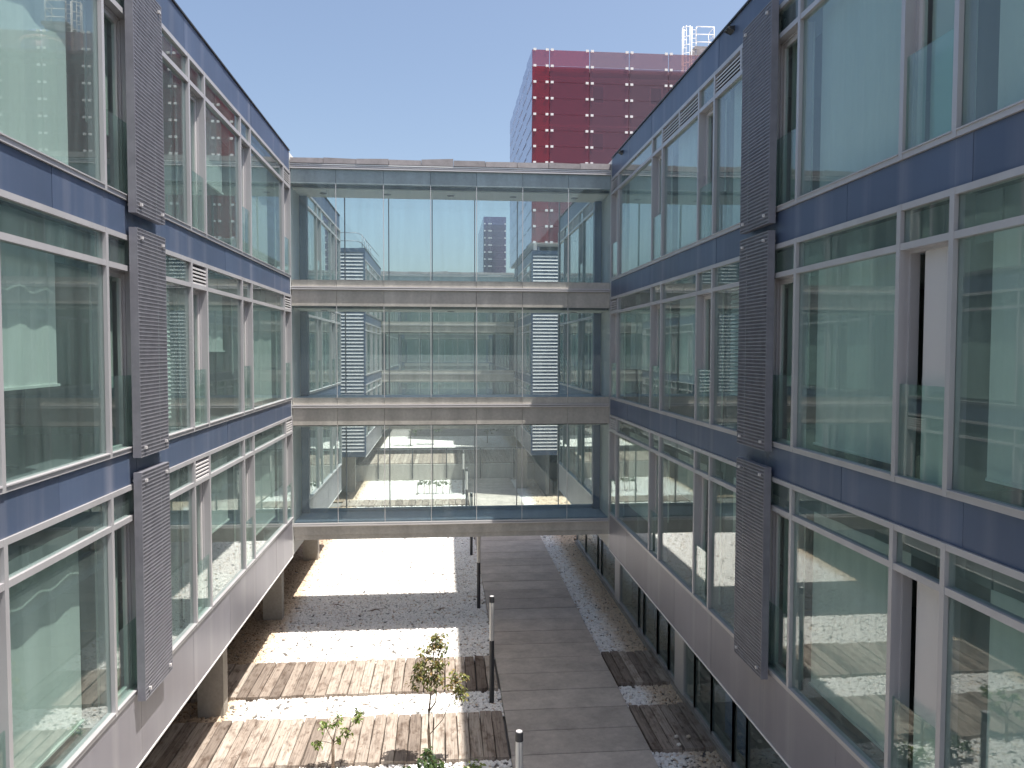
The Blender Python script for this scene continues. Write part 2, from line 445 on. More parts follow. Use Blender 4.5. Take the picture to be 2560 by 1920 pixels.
M['deskwood'] = mat('desk_laminate', (0.35, 0.30, 0.25), 0.6)
M['ceil_bridge'] = mat('bridge_ceiling_board', (0.62, 0.62, 0.58), 0.8)
M['floor_bridge'] = mat('bridge_floor_sheet', (0.22, 0.28, 0.36), 0.5)

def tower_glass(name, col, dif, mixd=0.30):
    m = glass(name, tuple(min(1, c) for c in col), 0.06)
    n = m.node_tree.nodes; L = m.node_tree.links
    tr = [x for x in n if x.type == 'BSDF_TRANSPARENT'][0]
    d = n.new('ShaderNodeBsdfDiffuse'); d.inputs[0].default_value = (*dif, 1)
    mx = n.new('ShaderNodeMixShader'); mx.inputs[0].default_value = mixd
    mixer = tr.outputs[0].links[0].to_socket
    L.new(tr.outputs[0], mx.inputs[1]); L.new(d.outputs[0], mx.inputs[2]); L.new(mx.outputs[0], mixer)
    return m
M['red'] = [tower_glass('crimson_lit_glass', (0.74, 0.13, 0.17), (0.36, 0.025, 0.045)),  # column tints hold painted light: red-lit wall left, shade and sky sheen right
            tower_glass('maroon_half_lit_glass', (0.76, 0.30, 0.36), (0.24, 0.05, 0.08)),
            tower_glass('plum_shaded_glass', (0.78, 0.50, 0.53), (0.20, 0.09, 0.12)),
            tower_glass('mauve_shaded_glass', (0.80, 0.60, 0.62), (0.18, 0.11, 0.13))]
M['red_top'] = [tower_glass('rose_parapet_glass', (0.80, 0.50, 0.55), (0.36, 0.10, 0.12), 0.25), tower_glass('pale_parapet_glass', (0.80, 0.64, 0.64), (0.32, 0.18, 0.18), 0.25)]
M['violet'] = tower_glass('violet_panel_glass', (0.55, 0.42, 0.60), (0.13, 0.11, 0.22))
M['scale'] = mat('pale_blue_glass_scale', (0.36, 0.42, 0.60), 0.22, 0.3, noise=(0.5, 0.12, (1, 1, 1)))
M['tower_wall'] = mat('tower_render', (0.55, 0.48, 0.48), 0.85)
M['tank'] = mat('blue_tank_paint', (0.03, 0.07, 0.32), 0.4)

# ---------------------------------------------------------------- ground and setting
g = MB()
g.quad((-1500, -1500, -0.12), (1500, -1500, -0.12), (1500, 1500, -0.12), (-1500, 1500, -0.12))
single('ground', g, M['soil'], 'grey earth under and around the buildings', None, kind='structure')

# paved path with its concrete slabs
PX0, PX1 = 1.37, 4.29
pb = MB(); pb.box(PX0 + 0.02, PX1 - 0.02, 6, 49.9, -0.1, 0.0)
path = single('path', pb, M['bed'], 'paved path of wide concrete slabs between gravel beds', None, kind='structure')
yy = 6.47
while yy < 49.6:
    z = 0.055 + U(-0.004, 0.004)
    b = MB()
    c = 0.008
    x0, x1, y0, y1 = PX0 + U(-.008, .008), PX1 + U(-.008, .008), yy + 0.012, yy + 0.988
    b.box(x0, x1, y0, y1, -0.09, z - c)
    b.hexa([(x0, y0, z - c), (x1, y0, z - c), (x1, y1, z - c), (x0, y1, z - c), (x0 + c, y0 + c, z), (x1 - c, y0 + c, z), (x1 - c, y1 - c, z), (x0 + c, y1 - c, z)])
    part('slab', b, M['slab'], path)
    yy += 1.0

# gravel: instanced stones on bed sheets
def stones_group(name, density, smin, smax, seed):
    ng = bpy.data.node_groups.new(name, 'GeometryNodeTree')
    ng.interface.new_socket('Geometry', in_out='INPUT', socket_type='NodeSocketGeometry')
    ng.interface.new_socket('Geometry', in_out='OUTPUT', socket_type='NodeSocketGeometry')
    N = ng.nodes; L = ng.links
    gi = N.new('NodeGroupInput'); go = N.new('NodeGroupOutput')
    dp = N.new('GeometryNodeDistributePointsOnFaces'); dp.distribute_method = 'RANDOM'
    dp.inputs['Density'].default_value = density; dp.inputs['Seed'].default_value = seed
    L.new(gi.outputs[0], dp.inputs['Mesh'])
    jv = N.new('GeometryNodeJoinGeometry')
    for k in range(4):
        ico = N.new('GeometryNodeMeshIcoSphere'); ico.inputs['Radius'].default_value = 1; ico.inputs['Subdivisions'].default_value = 2
        nz = N.new('ShaderNodeTexNoise'); nz.inputs['Scale'].default_value = 0.9; nz.inputs['Detail'].default_value = 1.5
        ps = N.new('GeometryNodeInputPosition')
        av = N.new('ShaderNodeVectorMath'); av.operation = 'ADD'; av.inputs[1].default_value = (k * 7.3 + seed, k * 3.1, 2.0)
        L.new(ps.outputs[0], av.inputs[0]); L.new(av.outputs[0], nz.inputs['Vector'])
        sb = N.new('ShaderNodeVectorMath'); sb.operation = 'SUBTRACT'; sb.inputs[1].default_value = (0.5, 0.5, 0.5)
        L.new(nz.outputs['Color'], sb.inputs[0])
        ss = N.new('ShaderNodeVectorMath'); ss.operation = 'SCALE'; ss.inputs['Scale'].default_value = 1.5
        L.new(sb.outputs[0], ss.inputs[0])
        sp = N.new('GeometryNodeSetPosition'); L.new(ico.outputs['Mesh'], sp.inputs['Geometry']); L.new(ss.outputs[0], sp.inputs['Offset'])
        sh = N.new('GeometryNodeSetShadeSmooth'); L.new(sp.outputs[0], sh.inputs['Geometry'])
        sm = N.new('GeometryNodeSetMaterial'); sm.inputs['Material'].default_value = M['stone']; L.new(sh.outputs[0], sm.inputs['Geometry'])
        g2i = N.new('GeometryNodeGeometryToInstance'); L.new(sm.outputs[0], g2i.inputs[0]); L.new(g2i.outputs[0], jv.inputs[0])
    ip = N.new('GeometryNodeInstanceOnPoints')
    L.new(dp.outputs['Points'], ip.inputs['Points']); L.new(jv.outputs[0], ip.inputs['Instance'])
    ip.inputs['Pick Instance'].default_value = True
    rv = N.new('FunctionNodeRandomValue'); rv.data_type = 'FLOAT_VECTOR'; rv.inputs[0].default_value = (-0.5, -0.5, 0); rv.inputs[1].default_value = (0.5, 0.5, 6.28); rv.inputs['Seed'].default_value = seed
    L.new(rv.outputs[0], ip.inputs['Rotation'])
    rs = N.new('FunctionNodeRandomValue'); rs.data_type = 'FLOAT_VECTOR'
    rs.inputs[0].default_value = (smin, smin, smin * 0.7); rs.inputs[1].default_value = (smax, smax * 0.8, smax * 0.62); rs.inputs['Seed'].default_value = seed + 5
    L.new(rs.outputs[0], ip.inputs['Scale'])
    ti = N.new('GeometryNodeTranslateInstances')
    ro = N.new('FunctionNodeRandomValue'); ro.data_type = 'FLOAT_VECTOR'; ro.inputs[0].default_value = (0, 0, -0.012); ro.inputs[1].default_value = (0, 0, 0.04); ro.inputs['Seed'].default_value = seed + 9
    L.new(ip.outputs[0], ti.inputs['Instances']); L.new(ro.outputs[0], ti.inputs['Translation'])
    jo = N.new('GeometryNodeJoinGeometry')
    L.new(gi.outputs[0], jo.inputs[0]); L.new(ti.outputs[0], jo.inputs[0]); L.new(jo.outputs[0], go.inputs[0])
    return ng
def gravel(rects, z, ng, label):
    b = MB()
    for x0, x1, y0, y1 in rects: b.quad((x0, y0, z), (x1, y0, z), (x1, y1, z), (x0, y1, z))
    o = single('gravel', b, M['bed'], label, None, kind='stuff')
    md = o.modifiers.new('stones', 'NODES'); md.node_group = ng
    return o
near = stones_group('near_stones', 330, 0.034, 0.064, 3)
far = stones_group('far_stones', 170, 0.045, 0.085, 7)
DECKS = [(11.9, 14.0), (15.48, 17.50), (18.70, 20.74)]
GAPS = [(10.0, 11.9), (14.0, 15.48), (17.50, 18.70), (20.74, 34.0)]
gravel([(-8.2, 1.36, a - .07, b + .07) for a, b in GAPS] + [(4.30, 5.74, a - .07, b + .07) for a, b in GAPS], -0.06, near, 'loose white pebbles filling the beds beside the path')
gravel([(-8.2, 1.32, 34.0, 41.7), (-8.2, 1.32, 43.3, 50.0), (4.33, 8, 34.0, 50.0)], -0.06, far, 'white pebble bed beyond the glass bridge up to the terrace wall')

# sleeper decks
def plank(x, w_, y0, y1, parent):
    h = 0.04 + U(-0.012, 0.014); c = 0.012; n = 6
    b = MB()
    ys = [y0 + (y1 - y0) * i / n for i in range(n + 1)]
    sk = U(-0.02, 0.02)
    rows = []
    for i, y in enumerate(ys):
        o = sk * (i / n - 0.5); jl, jr = U(-.006, .004), U(-.004, .006)
        xl, xr = x + o + jl, x + w_ + o + jr
        rows.append([(xl, y, -0.1), (xl, y, h - c), (xl + c, y, h), (xr - c, y, h), (xr, y, h - c), (xr, y, -0.1)])
    for rr in rows: b.v += rr
    for i in range(n):
        for k in range(5):
            b.f.append((i * 6 + k, i * 6 + 6 + k, i * 6 + 7 + k, i * 6 + k + 1)); b.m.append(0)
    b.f.append((0, 1, 2, 3, 4, 5)); b.m.append(0)
    b.f.append(tuple(n * 6 + k for k in range(6))[::-1]); b.m.append(0)
    return part('plank', b, M['wood'], parent)
def deck(x0, x1, y0, y1, label, w0=0.262):
    t = thing('wooden_deck', label, 'deck', (x0, y0, 0), 'decks of old timber sleepers across the gravel')
    n = round((x1 - x0) / w0); w_ = (x1 - x0) / n
    for i in range(n):
        plank(x0 + i * w_ + 0.006, w_ - 0.014 - R() * 0.012, y0 + U(-.03, .03), y1 + U(-.03, .03), t)
    return t
deck(-7.4, 1.33, *DECKS[2], 'sunlit weathered timber deck behind the taller young tree, left of the path')
deck(-7.4, 1.33, *DECKS[1], 'large weathered timber deck nearest the camera left of the path, small sapling in front')
deck(-7.4, 1.33, *DECKS[0], 'timber deck below the bottom edge of the view left of the path')
deck(4.33, 5.72, *DECKS[2], 'shaded short timber deck of clean boards, farther one right of the path', 0.23)
deck(4.33, 5.72, *DECKS[1], 'shaded short timber deck with stray pebbles on it, nearest right of the path', 0.23)
deck(4.33, 5.72, *DECKS[0], 'timber deck below the bottom edge of the view right of the path', 0.23)
deck(-5.6, 1.33, 41.7, 43.3, 'narrow timber walkway on the gravel seen through the lowest glass of the bridge', 0.36)

# ---------------------------------------------------------------- office buildings
XL, XR = -4.4, 4.95
FL = {3: (10.47, 13.03, 13.49), 2: (6.97, 9.53, 9.99), 1: (3.50, 6.04, 6.51)}
TOP, SKB = 14.07, 2.43
NEAR_BAYS = [(1.27, 3.77, 'P'), (3.77, 4.64, 'N'), (4.64, 7.14, 'P'), (7.14, 8.02, 'N'), (8.02, 10.5, 'P'), (10.5, 11.37, 'N'), (11.37, 13.88, 'P'), (13.88, 14.75, 'N'),
             (14.75, 17.25, 'P'), (17.25, 18.1, 'N'), (18.1, 21.7, 'P'), (21.7, 22.6, 'N')]
BACK_BAYS = [(24.76, 27.25, 'P'), (27.25, 28.1, 'N'), (28.1, 30.55, 'P'), (30.55, 31.6, 'N'), (31.6, 33.2, 'P')]

class Side:
    """maps (depth into the building, y, z) to the world for a facade at x = X facing +x (s=1) or -x (s=-1)"""
    def __init__(s, X, sg): s.X, s.s = X, sg
    def box(s, mb, d0, d1, y0, y1, z0, z1, mi=0): return mb.box(s.X - s.s * d0, s.X - s.s * d1, y0, y1, z0, z1, mi)
    def x(s, d): return s.X - s.s * d

def facade(root, X, sg, bays, opts, panels, detail=True, end_mullion=True):
    S = Side(X, sg)
    for fl, (zs, zt, zb) in FL.items():
        for (y0, y1, ty) in bays:
            o = opts.get((fl, y0), {})
            b = MB(); hw = 0.035
            S.box(b, -0.035, 0.08, y0 - hw, y0 + hw, zs, zb)
            if end_mullion and y1 == bays[-1][1]: S.box(b, -0.035, 0.08, y1 - hw, y1 + hw, zs, zb)
            a, e = y0 + hw, y1 - hw
            S.box(b, -0.03, 0.08, a, e, zs, zs + 0.075)
            S.box(b, -0.045, -0.03, a, e, zs + 0.06, zs + 0.075)
            S.box(b, -0.03, 0.08, a, e, zt - 0.037, zt + 0.037)
            S.box(b, -0.03, 0.08, a, e, zb - 0.07, zb)
            if ty == 'N':
                S.box(b, 0.08, 0.19, a - 0.01, a + 0.02, zs, zt - 0.037)
                S.box(b, 0.08, 0.19, e - 0.02, e + 0.01, zs, zt - 0.037)
                S.box(b, 0.08, 0.19, a + 0.02, e - 0.02, zt - 0.07, zt - 0.037)
                S.box(b, 0.08, 0.19, a + 0.02, e - 0.02, zs, zs + 0.05)
            win = part('window', b, M['alu'], root)
            # top light: pane or louvre
            if o.get('louvre'):
                n = 5; zz0, zz1 = zt + 0.05, zb - 0.085
                lb = MB()
                S.box(lb, 0.16, 0.18, a, e, zt + 0.037, zb - 0.07)
                part('louvre_backing', lb, M['void'], win)
                for k in range(n):
                    z = zz0 + (zz1 - zz0) * (k + 0.5) / n
                    sb = MB()
                    xa, xb = S.x(-0.02), S.x(0.07)
                    hz = 0.012
                    sb.hexa([(xa, a, z - .035 - hz), (xb, a, z + .02 - hz), (xb, e, z + .02 - hz), (xa, e, z - .035 - hz),
                             (xa, a, z - .035 + hz), (xb, a, z + .02 + hz), (xb, e, z + .02 + hz), (xa, e, z - .035 + hz)])
                    part('slat', sb, M['alu_light'], win)
                if e - a > 1.5:
                    cb = MB(); S.box(cb, -0.03, 0.1, (a + e) / 2 - .03, (a + e) / 2 + .03, zt + .037, zb - .07)
                    part('divider', cb, M['alu'], win)
            else:
                pb_ = MB(); S.box(pb_, 0.012, 0.026, a, e, zt + 0.037, zb - 0.07)
                part('top_pane', pb_, M['glass'], win)
                tb = MB(); S.box(tb, 0.5, 0.52, a - 0.02, e + 0.02, zt - 0.02, zb + 0.02)
                part('top_light_backing', tb, M['room'], win)
            if ty == 'P':
                j4 = [U(-.005, .005) for _ in range(4)]
                def cr4(th): return [(S.x(.018 + th + j4[0]), a, zs + .075), (S.x(.018 + th + j4[1]), e, zs + .075), (S.x(.018 + th + j4[1] + j4[2] - j4[0]), e, zt - .037), (S.x(.018 + th + j4[2]), a, zt - .037)]
                pb_ = MB().hexa(cr4(0) + cr4(.012))
                part('pane', pb_, M['glass'], win)
                bl = o.get('blind', 0.08)
                if bl is not None:
                    zb0 = zs + 0.075 + bl
                    bb = MB()
                    y_a, y_b = a + 0.04, e - o.get('side', 0.28)
                    n = 14
                    if o.get('venetian'):
                        zc = zb0
                        while zc < zt:
                            bb.hexa([(S.x(.20), y_a, zc - .03), (S.x(.23), y_a, zc + .03), (S.x(.23), y_b, zc + .03), (S.x(.20), y_b, zc - .03),
                                     (S.x(.205), y_a, zc - .03), (S.x(.235), y_a, zc + .03), (S.x(.235), y_b, zc + .03), (S.x(.205), y_b, zc - .03)])
                            zc += 0.075
                    else:
                        for i in range(n):
                            da = 0.24 + 0.012 * math.sin(i * 1.3 + y0); db = 0.24 + 0.012 * math.sin((i + 1) * 1.3 + y0)
                            ya, yb = y_a + (y_b - y_a) * i / n, y_a + (y_b - y_a) * (i + 1) / n
                            bb.hexa([(S.x(da), ya, zb0), (S.x(da + .004), ya, zb0), (S.x(db + .004), yb, zb0), (S.x(db), yb, zb0),
                                     (S.x(da), ya, zt + .1), (S.x(da + .004), ya, zt + .1), (S.x(db + .004), yb, zt + .1), (S.x(db), yb, zt + .1)])
                        S.box(bb, 0.215, 0.27, y_a, y_b, zb0 - 0.03, zb0)
                    part('blind', bb, M['blind'], win)
            else:
                # recessed opening leaf behind a glass guard
                if o.get('open'):
                    lb = MB()
                    S.box(lb, 0.11, 0.16, a + 0.14, a + 0.58, zs + 0.05, zt - 0.07)
                    part('open_leaf', lb, M['alu_light'], win, label='pale leaf standing ajar with a dark gap beside it')
                    qb = MB(); S.box(qb, 0.9, 0.95, a - .3, e + .6, zs, zt); part('room_partition', qb, M['warm_wall'], win)
                    hb = MB(); S.box(hb, 0.14, 0.17, a + 0.59, a + 0.64, zs + 1.0, zs + 1.15)
                    part('handle', hb, M['dark'], win)
                else:
                    fb = MB(); q = 0.055
                    S.box(fb, 0.11, 0.17, a + .02, a + .02 + q, zs + .05, zt - .07)
                    S.box(fb, 0.11, 0.17, e - .02 - q, e - .02, zs + .05, zt - .07)
                    S.box(fb, 0.11, 0.17, a + .02 + q, e - .02 - q, zs + .05, zs + .05 + q)
                    S.box(fb, 0.11, 0.17, a + .02 + q, e - .02 - q, zt - .07 - q, zt - .07)
                    lf = part('opening_leaf', fb, M['alu_light'], win)
                    pb_ = MB(); S.box(pb_, 0.135, 0.145, a + .02 + q, e - .02 - q, zs + .05 + q, zt - .07 - q)
                    part('inner_pane', pb_, M['glass_in'], win)
                    if o.get('shade', True):
                        bb = MB(); S.box(bb, 0.24, 0.245, a + .05, e - .05, zs + (0.1 if R() < .7 else .9), zt)
                        part('blind', bb, M['blind'], win)
                gb = MB(); S.box(gb, -0.002, 0.012, a + .004, e - .004, zs + 0.075, zs + 1.08)
                part('guard_pane', gb, M['guard'], win)
    # metal bands between the floors
    ya, yb = bays[0][0] - 0.035, bays[-1][1] + 0.035
    js = [ya] + [j for j in panels if ya + 0.2 < j < yb - 0.2] + [yb]
    for (z0, z1, m, nm) in ((FL[3][2], TOP, 'blue', 'parapet_panel'), (FL[2][2], FL[3][0], 'blue', 'facade_panel'), (FL[1][2], FL[2][0], 'blue', 'facade_panel'), (SKB, FL[1][0], 'skirt', 'skirt_panel')):
        for p0, p1 in zip(js[:-1], js[1:]):
            b = MB(); S.box(b, U(-.004, .001), 0.03, p0 + 0.004, p1 - 0.004, z0 + 0.004, z1 - 0.004)
            part(nm, b, M[m], root)
    b = MB(); S.box(b, -0.03, 0.3, ya, yb, TOP, TOP + 0.03); part('parapet_cap', b, M['dark'], root)
    b = MB(); S.box(b, -0.012, 0.05, ya, yb, SKB - 0.03, SKB); part('drip_edge', b, M['white'], root)
    return S

def shell(root, X, sg, y0, y1, glazed_ground=False):
    """floors, inner walls, roof and outer walls behind the facade"""
    S = Side(X, sg); D = 11.0
    for z0, z1 in ((2.50, 3.46), (6.55, 6.94), (10.03, 10.44), (13.55, 13.85)):
        b = MB(); S.box(b, 0.035, D, y0, y1, z0, z1); part('floor_slab', b, [M['room_dark'] if z0 < 13 else M['soffit']], root)
    for z0, z1 in ((3.46, 6.55), (6.94, 10.03), (10.44, 13.55)):
        b = MB(); S.box(b, 5.0, 5.1, y0, y1, z0, z1); part('inner_wall', b, M['room'], root)
        b = MB(); S.box(b, 0.6, 5.0, y0 + .1, y1 - .1, z1 - 0.45, z1 - 0.40); part('room_ceiling', b, M['room_ceil'], root)
        yy = y0
        while yy < y1 + .01:
            b = MB(); S.box(b, 0.30, 5.0, yy - .06, yy + .06, z0, z1); part('partition', b, M['room'], root)
            yy += (y1 - y0) / max(1, round((y1 - y0) / 6.74))
    b = MB(); S.box(b, 0.035, D, y0, y1, SKB, 2.50); part('soffit', b, M['soffit'], root)
    for ye in (y0, y1):
        b = MB(); S.box(b, 0.032, D, ye - 0.15, ye + 0.15, SKB, TOP - .05); part('end_wall', b, M['blue'], root)
    b = MB(); S.box(b, D, D + 0.2, y0, y1, -0.1, TOP - .05); part('rear_wall', b, M['room_dark'], root)
    return S

def grille(root, S, z0, z1, y0=11.13, y1=12.22):
    """steel grating screen standing off the facade on bolts"""
    d0 = -0.17
    b = MB()
    S.box(b, d0, -0.06, y0, y0 + 0.012, z0, z1); S.box(b, d0, -0.06, y1 - 0.012, y1, z0, z1)
    S.box(b, d0, -0.06, y0 + .012, y1 - .012, z0, z0 + 0.012); S.box(b, d0, -0.06, y0 + .012, y1 - .012, z1 - 0.012, z1)
    gp = part('grille_panel', b, M['steel'], root)
    b = MB()
    n = 60
    for k in range(1, n):
        z = z0 + (z1 - z0) * k / n
        S.box(b, d0, d0 + 0.03, y0 + .012, y1 - .012, z - 0.0075, z + 0.0075)
    n = 25
    for k in range(1, n):
        y = y0 + (y1 - y0) * k / n
        S.box(b, d0 + 0.0015, d0 + 0.010, y - 0.0055, y + 0.0055, z0 + .012, z1 - .012)
    part('grating_bars', b, M['steel'], gp, kind='stuff')
    b = MB(); S.box(b, -0.055, -0.045, y0 + 0.05, y1 - 0.05, z0 + .04, z1 - .04)
    part('backing_sheet', b, M['void'], gp)
    for y in (y0 + 0.14, y1 - 0.14):
        for z in (z0 + 0.13, z1 - 0.13):
            b = MB(); S.box(b, d0 - 0.03, d0, y - .022, y + .022, z - .02, z + .02)
            S.box(b, -0.046, 0.0, y - .015, y + .015, z - .015, z + .015)
            part('bolt', b, M['alu_light'], gp)

JOINTS = [2.3, 4.6, 6.9, 9.17, 11.4, 13.75, 16.05, 18.3, 20.5, 27.2, 29.5, 31.4]
# left building
left = thing('office_building', 'sunlit left office wing with long window bands and grey-blue metal panels, raised on columns', 'building', (XL, 12, 0))
optL = {(2, 13.88): {'louvre': 1}, (1, 13.88): {'louvre': 1}, (3, 21.7): {'louvre': 1}, (2, 21.7): {'louvre': 1}, (1, 21.7): {'louvre': 1},
        (2, 8.02): {'blind': 0.95, 'side': 0.75}, (2, 11.37): {'blind': 0.25, 'venetian': 1, 'side': 0.4}, (2, 14.75): {'blind': 1.35, 'side': 0.5}, (2, 18.1): {'blind': 0.1, 'side': 0.5},
        (3, 14.75): {'blind': 1.15, 'side': 0.4}, (3, 11.37): {'blind': 0.05, 'side': 0.7}, (3, 8.02): {'blind': 0.05, 'side': 0.35}, (3, 18.1): {'blind': 0.1, 'side': 0.8},
        (1, 8.02): {'blind': 0.08, 'side': 0.32}, (1, 11.37): {'blind': 1.5, 'side': 0.5}, (1, 14.75): {'blind': 1.2, 'side': 0.3}, (1, 18.1): {'blind': 0.3, 'side': 0.25}}
SL = facade(left, XL, 1, NEAR_BAYS, optL, JOINTS)
facade(left, XL, 1, BACK_BAYS, {(2, 30.55): {'louvre': 1}}, JOINTS)
shell(left, XL, 1, 1.2, 33.2)
for z0, z1 in ((3.42, 6.68), (6.89, 10.10), (10.30, 13.55)): grille(left, SL, z0, z1)
for yc in (4.8, 11.4, 17.9, 24.3, 31.2):
    b = MB(); b.box(-5.66, -5.08, yc, yc + 0.36, -0.1, SKB); part('column', b, M['concrete_col'], left)
b = MB(); b.box(-9.6, -9.5, 1.2, 33, -0.1, SKB); part('ground_floor_wall', b, M['room_dark'], left)
# facade returns beside the bridge
for z0, z1 in ((SKB, TOP),):
    b = MB(); b.box(XL - 0.25, XL - 0.002, 22.64, 24.70, z0, z1 - .02); part('bridge_side_wall', b, M['room_ceil'], left)

# right building
right = thing('office_building', 'shaded right office wing with dark blue bands, pale window frames and ground floor shop-like glazing', 'building', (XR, 12, 0))
optR = {(3, 14.75): {'louvre': 1}, (3, 11.37): {'louvre': 1, 'blind': 0.05}, (3, 21.7): {'louvre': 1}, (2, 21.7): {'louvre': 1}, (1, 21.7): {'louvre': 1},
        (2, 7.14): {'open': 1}, (1, 7.14): {'open': 1}, (2, 11.37): {'blind': 0.6, 'venetian': 1, 'side': 0.3},
        (2, 18.1): {'blind': 0.9, 'side': 0.6}, (2, 14.75): {'blind': 0.7, 'side': 0.5}, (2, 8.02): {'blind': 0.08, 'side': 0.1}, (2, 4.64): {'blind': 0.15, 'side': 0.2},
        (3, 8.02): {'blind': 0.05, 'side': 0.08}, (3, 4.64): {'blind': 0.05, 'side': 0.2},
        (1, 18.1): {'blind': 0.5, 'side': 0.5}, (1, 14.75): {'blind': 1.7, 'side': 0.5}, (1, 11.37): {'blind': 1.6, 'side': 0.5}, (1, 8.02): {'blind': 0.12, 'side': 0.1}, (1, 4.64): {'blind': 0.12, 'side': 0.3}}
SR = facade(right, XR, -1, NEAR_BAYS, optR, JOINTS)
facade(right, XR, -1, BACK_BAYS, {(3, 24.76): {'louvre': 1}, (3, 28.1): {'louvre': 1}, (3, 31.6): {'louvre': 1}}, JOINTS)
shell(right, XR, -1, 1.2, 33.2)
for z0, z1 in ((3.42, 6.66), (6.90, 10.19), (10.30, 13.54)): grille(right, SR, z0, z1, 11.10, 12.20)
b = MB(); b.box(XR + 0.002, XR + 0.25, 22.64, 24.70, SKB, TOP - .02); part('bridge_side_wall', b, M['room_ceil'], right)
# ground floor glazing of the right wing
GX = 5.78
ed = [33.1, 31.0, 28.51, 27.8, 25.42, 24.75, 22.34, 21.73, 20.3, 19.26, 18.61, 17.91, 17.15, 16.01, 14.76, 14.05, 12.2, 11.5, 9.6, 7.2, 5]
for i in range(len(ed) - 1):
    y1, y0 = ed[i], ed[i + 1]
    if abs(y1 - 25.42) < .01 or abs(y1 - 18.61) < .01:
        b = MB(); b.box(GX - 0.02, GX + 0.4, y0, y1, -0.1, SKB); part('pillar', b, M['alu_light'], right)
        b = MB(); b.box(GX - 0.035, GX - 0.02, y0 + .08, y1 - .08, 2.12, 2.26)
        part('number_plate', b, M['white'], right)
        continue
    b = MB()
    for yq in (y0, y1): b.box(GX, GX + 0.08, yq - 0.03, yq + 0.03, 0.0, SKB)
    b.box(GX, GX + .08, y0 + .03, y1 - .03, 0.0, 0.12); b.box(GX, GX + .08, y0 + .03, y1 - .03, SKB - .08, SKB)
    gw = part('ground_floor_window', b, M['alu'], right)
    b = MB(); b.box(GX + .03, GX + .042, y0 + .03, y1 - .03, .12, SKB - .08); part('pane', b, M['glass'], gw)
    if abs(y0 - 14.76) < .01:
        b = MB(); b.box(GX + .3, GX + .31, y0 + .05, y1 - .05, .12, SKB); part('screen', b, M['blue_blind'], gw, label='blue screen behind the glass')
    elif i % 3 == 1:
        b = MB()
        k = y0 + .05
        while k < y1 - .05:
            b.box(GX + .3 + .04 * R(), GX + .36, k, k + .09, .12, SKB); k += .13
        part('curtain', b, M['curtain'], gw)
b = MB(); b.box(GX - 0.08, GX + 0.3, 1.2, 33.1, -0.1, 0.03); part('threshold', b, M['concrete_col'], right)
b = MB(); b.box(GX + 0.3, GX + 6, 1.2, 33.1, -0.1, 0.02); part('ground_floor_room_floor', b, M['room_dark'], right)
b = MB(); b.box(GX + 4, GX + 4.1, 1.2, 33.1, 0, SKB); part('ground_floor_wall', b, M['room_dark'], right)
# small spouts on the right parapet
for y, z in ((13.0, 13.93), (21.2, 13.93)):
    b = MB(); b.hexa([(XR - .12, y, z - .01), (XR, y, z - .06), (XR, y + .2, z - .06), (XR - .12, y + .2, z - .01), (XR - .12, y, z + .012), (XR, y, z + .03), (XR, y + .2, z + .03), (XR - .12, y + .2, z + .012)])
    part('rain_spout', b, M['dark'], right)

# ---------------------------------------------------------------- second pair of wings beyond the open gap
LOUV_Y = 43.5
def louvre_end(root, x0, x1, y, z0, z1):
    b = MB(); b.box(x0, x1, y + 0.12, y + 0.2, z0, z1); part('louvre_backing', b, M['void'], root)
    b = MB(); b.box(x0 - .03, x0 + .05, y - .02, y + .12, z0, z1); b.box(x1 - .05, x1 + .03, y - .02, y + .12, z0, z1); b.box(x0 + .05, x1 - .05, y - .02, y + .12, z1 - .22, z1)
    part('louvre_frame', b, M['blue'], root)
    pb_ = MB()
    zz = 0
    pb_.hexa([(x0 + .05, y - .01, -.045), (x1 - .05, y - .01, -.045), (x1 - .05, y + .09, .035), (x0 + .05, y + .09, -.045),
              (x0 + .05, y + .03, .055), (x1 - .05, y + .03, .055), (x1 - .05, y + .09, .055), (x0 + .05, y + .09, .055)])
    me = pb_.mesh('slat', M['alu_light'], base_of(root))
    z = z1 - 0.32
    while z > z0 + 0.1:
        o = bpy.data.objects.new('slat', me); COL.objects.link(o); o.parent = root; o.location = (0, 0, z)
        z -= 0.196
BAYS2 = [(43.6, 44.4, 'N'), (44.4, 46.9, 'P'), (46.9, 47.75, 'N'), (47.75, 50.2, 'P'), (50.2, 51.1, 'N'), (51.1, 53.6, 'P'), (53.6, 54.4, 'N')]
J2 = [46.0, 48.3, 50.6, 52.9]
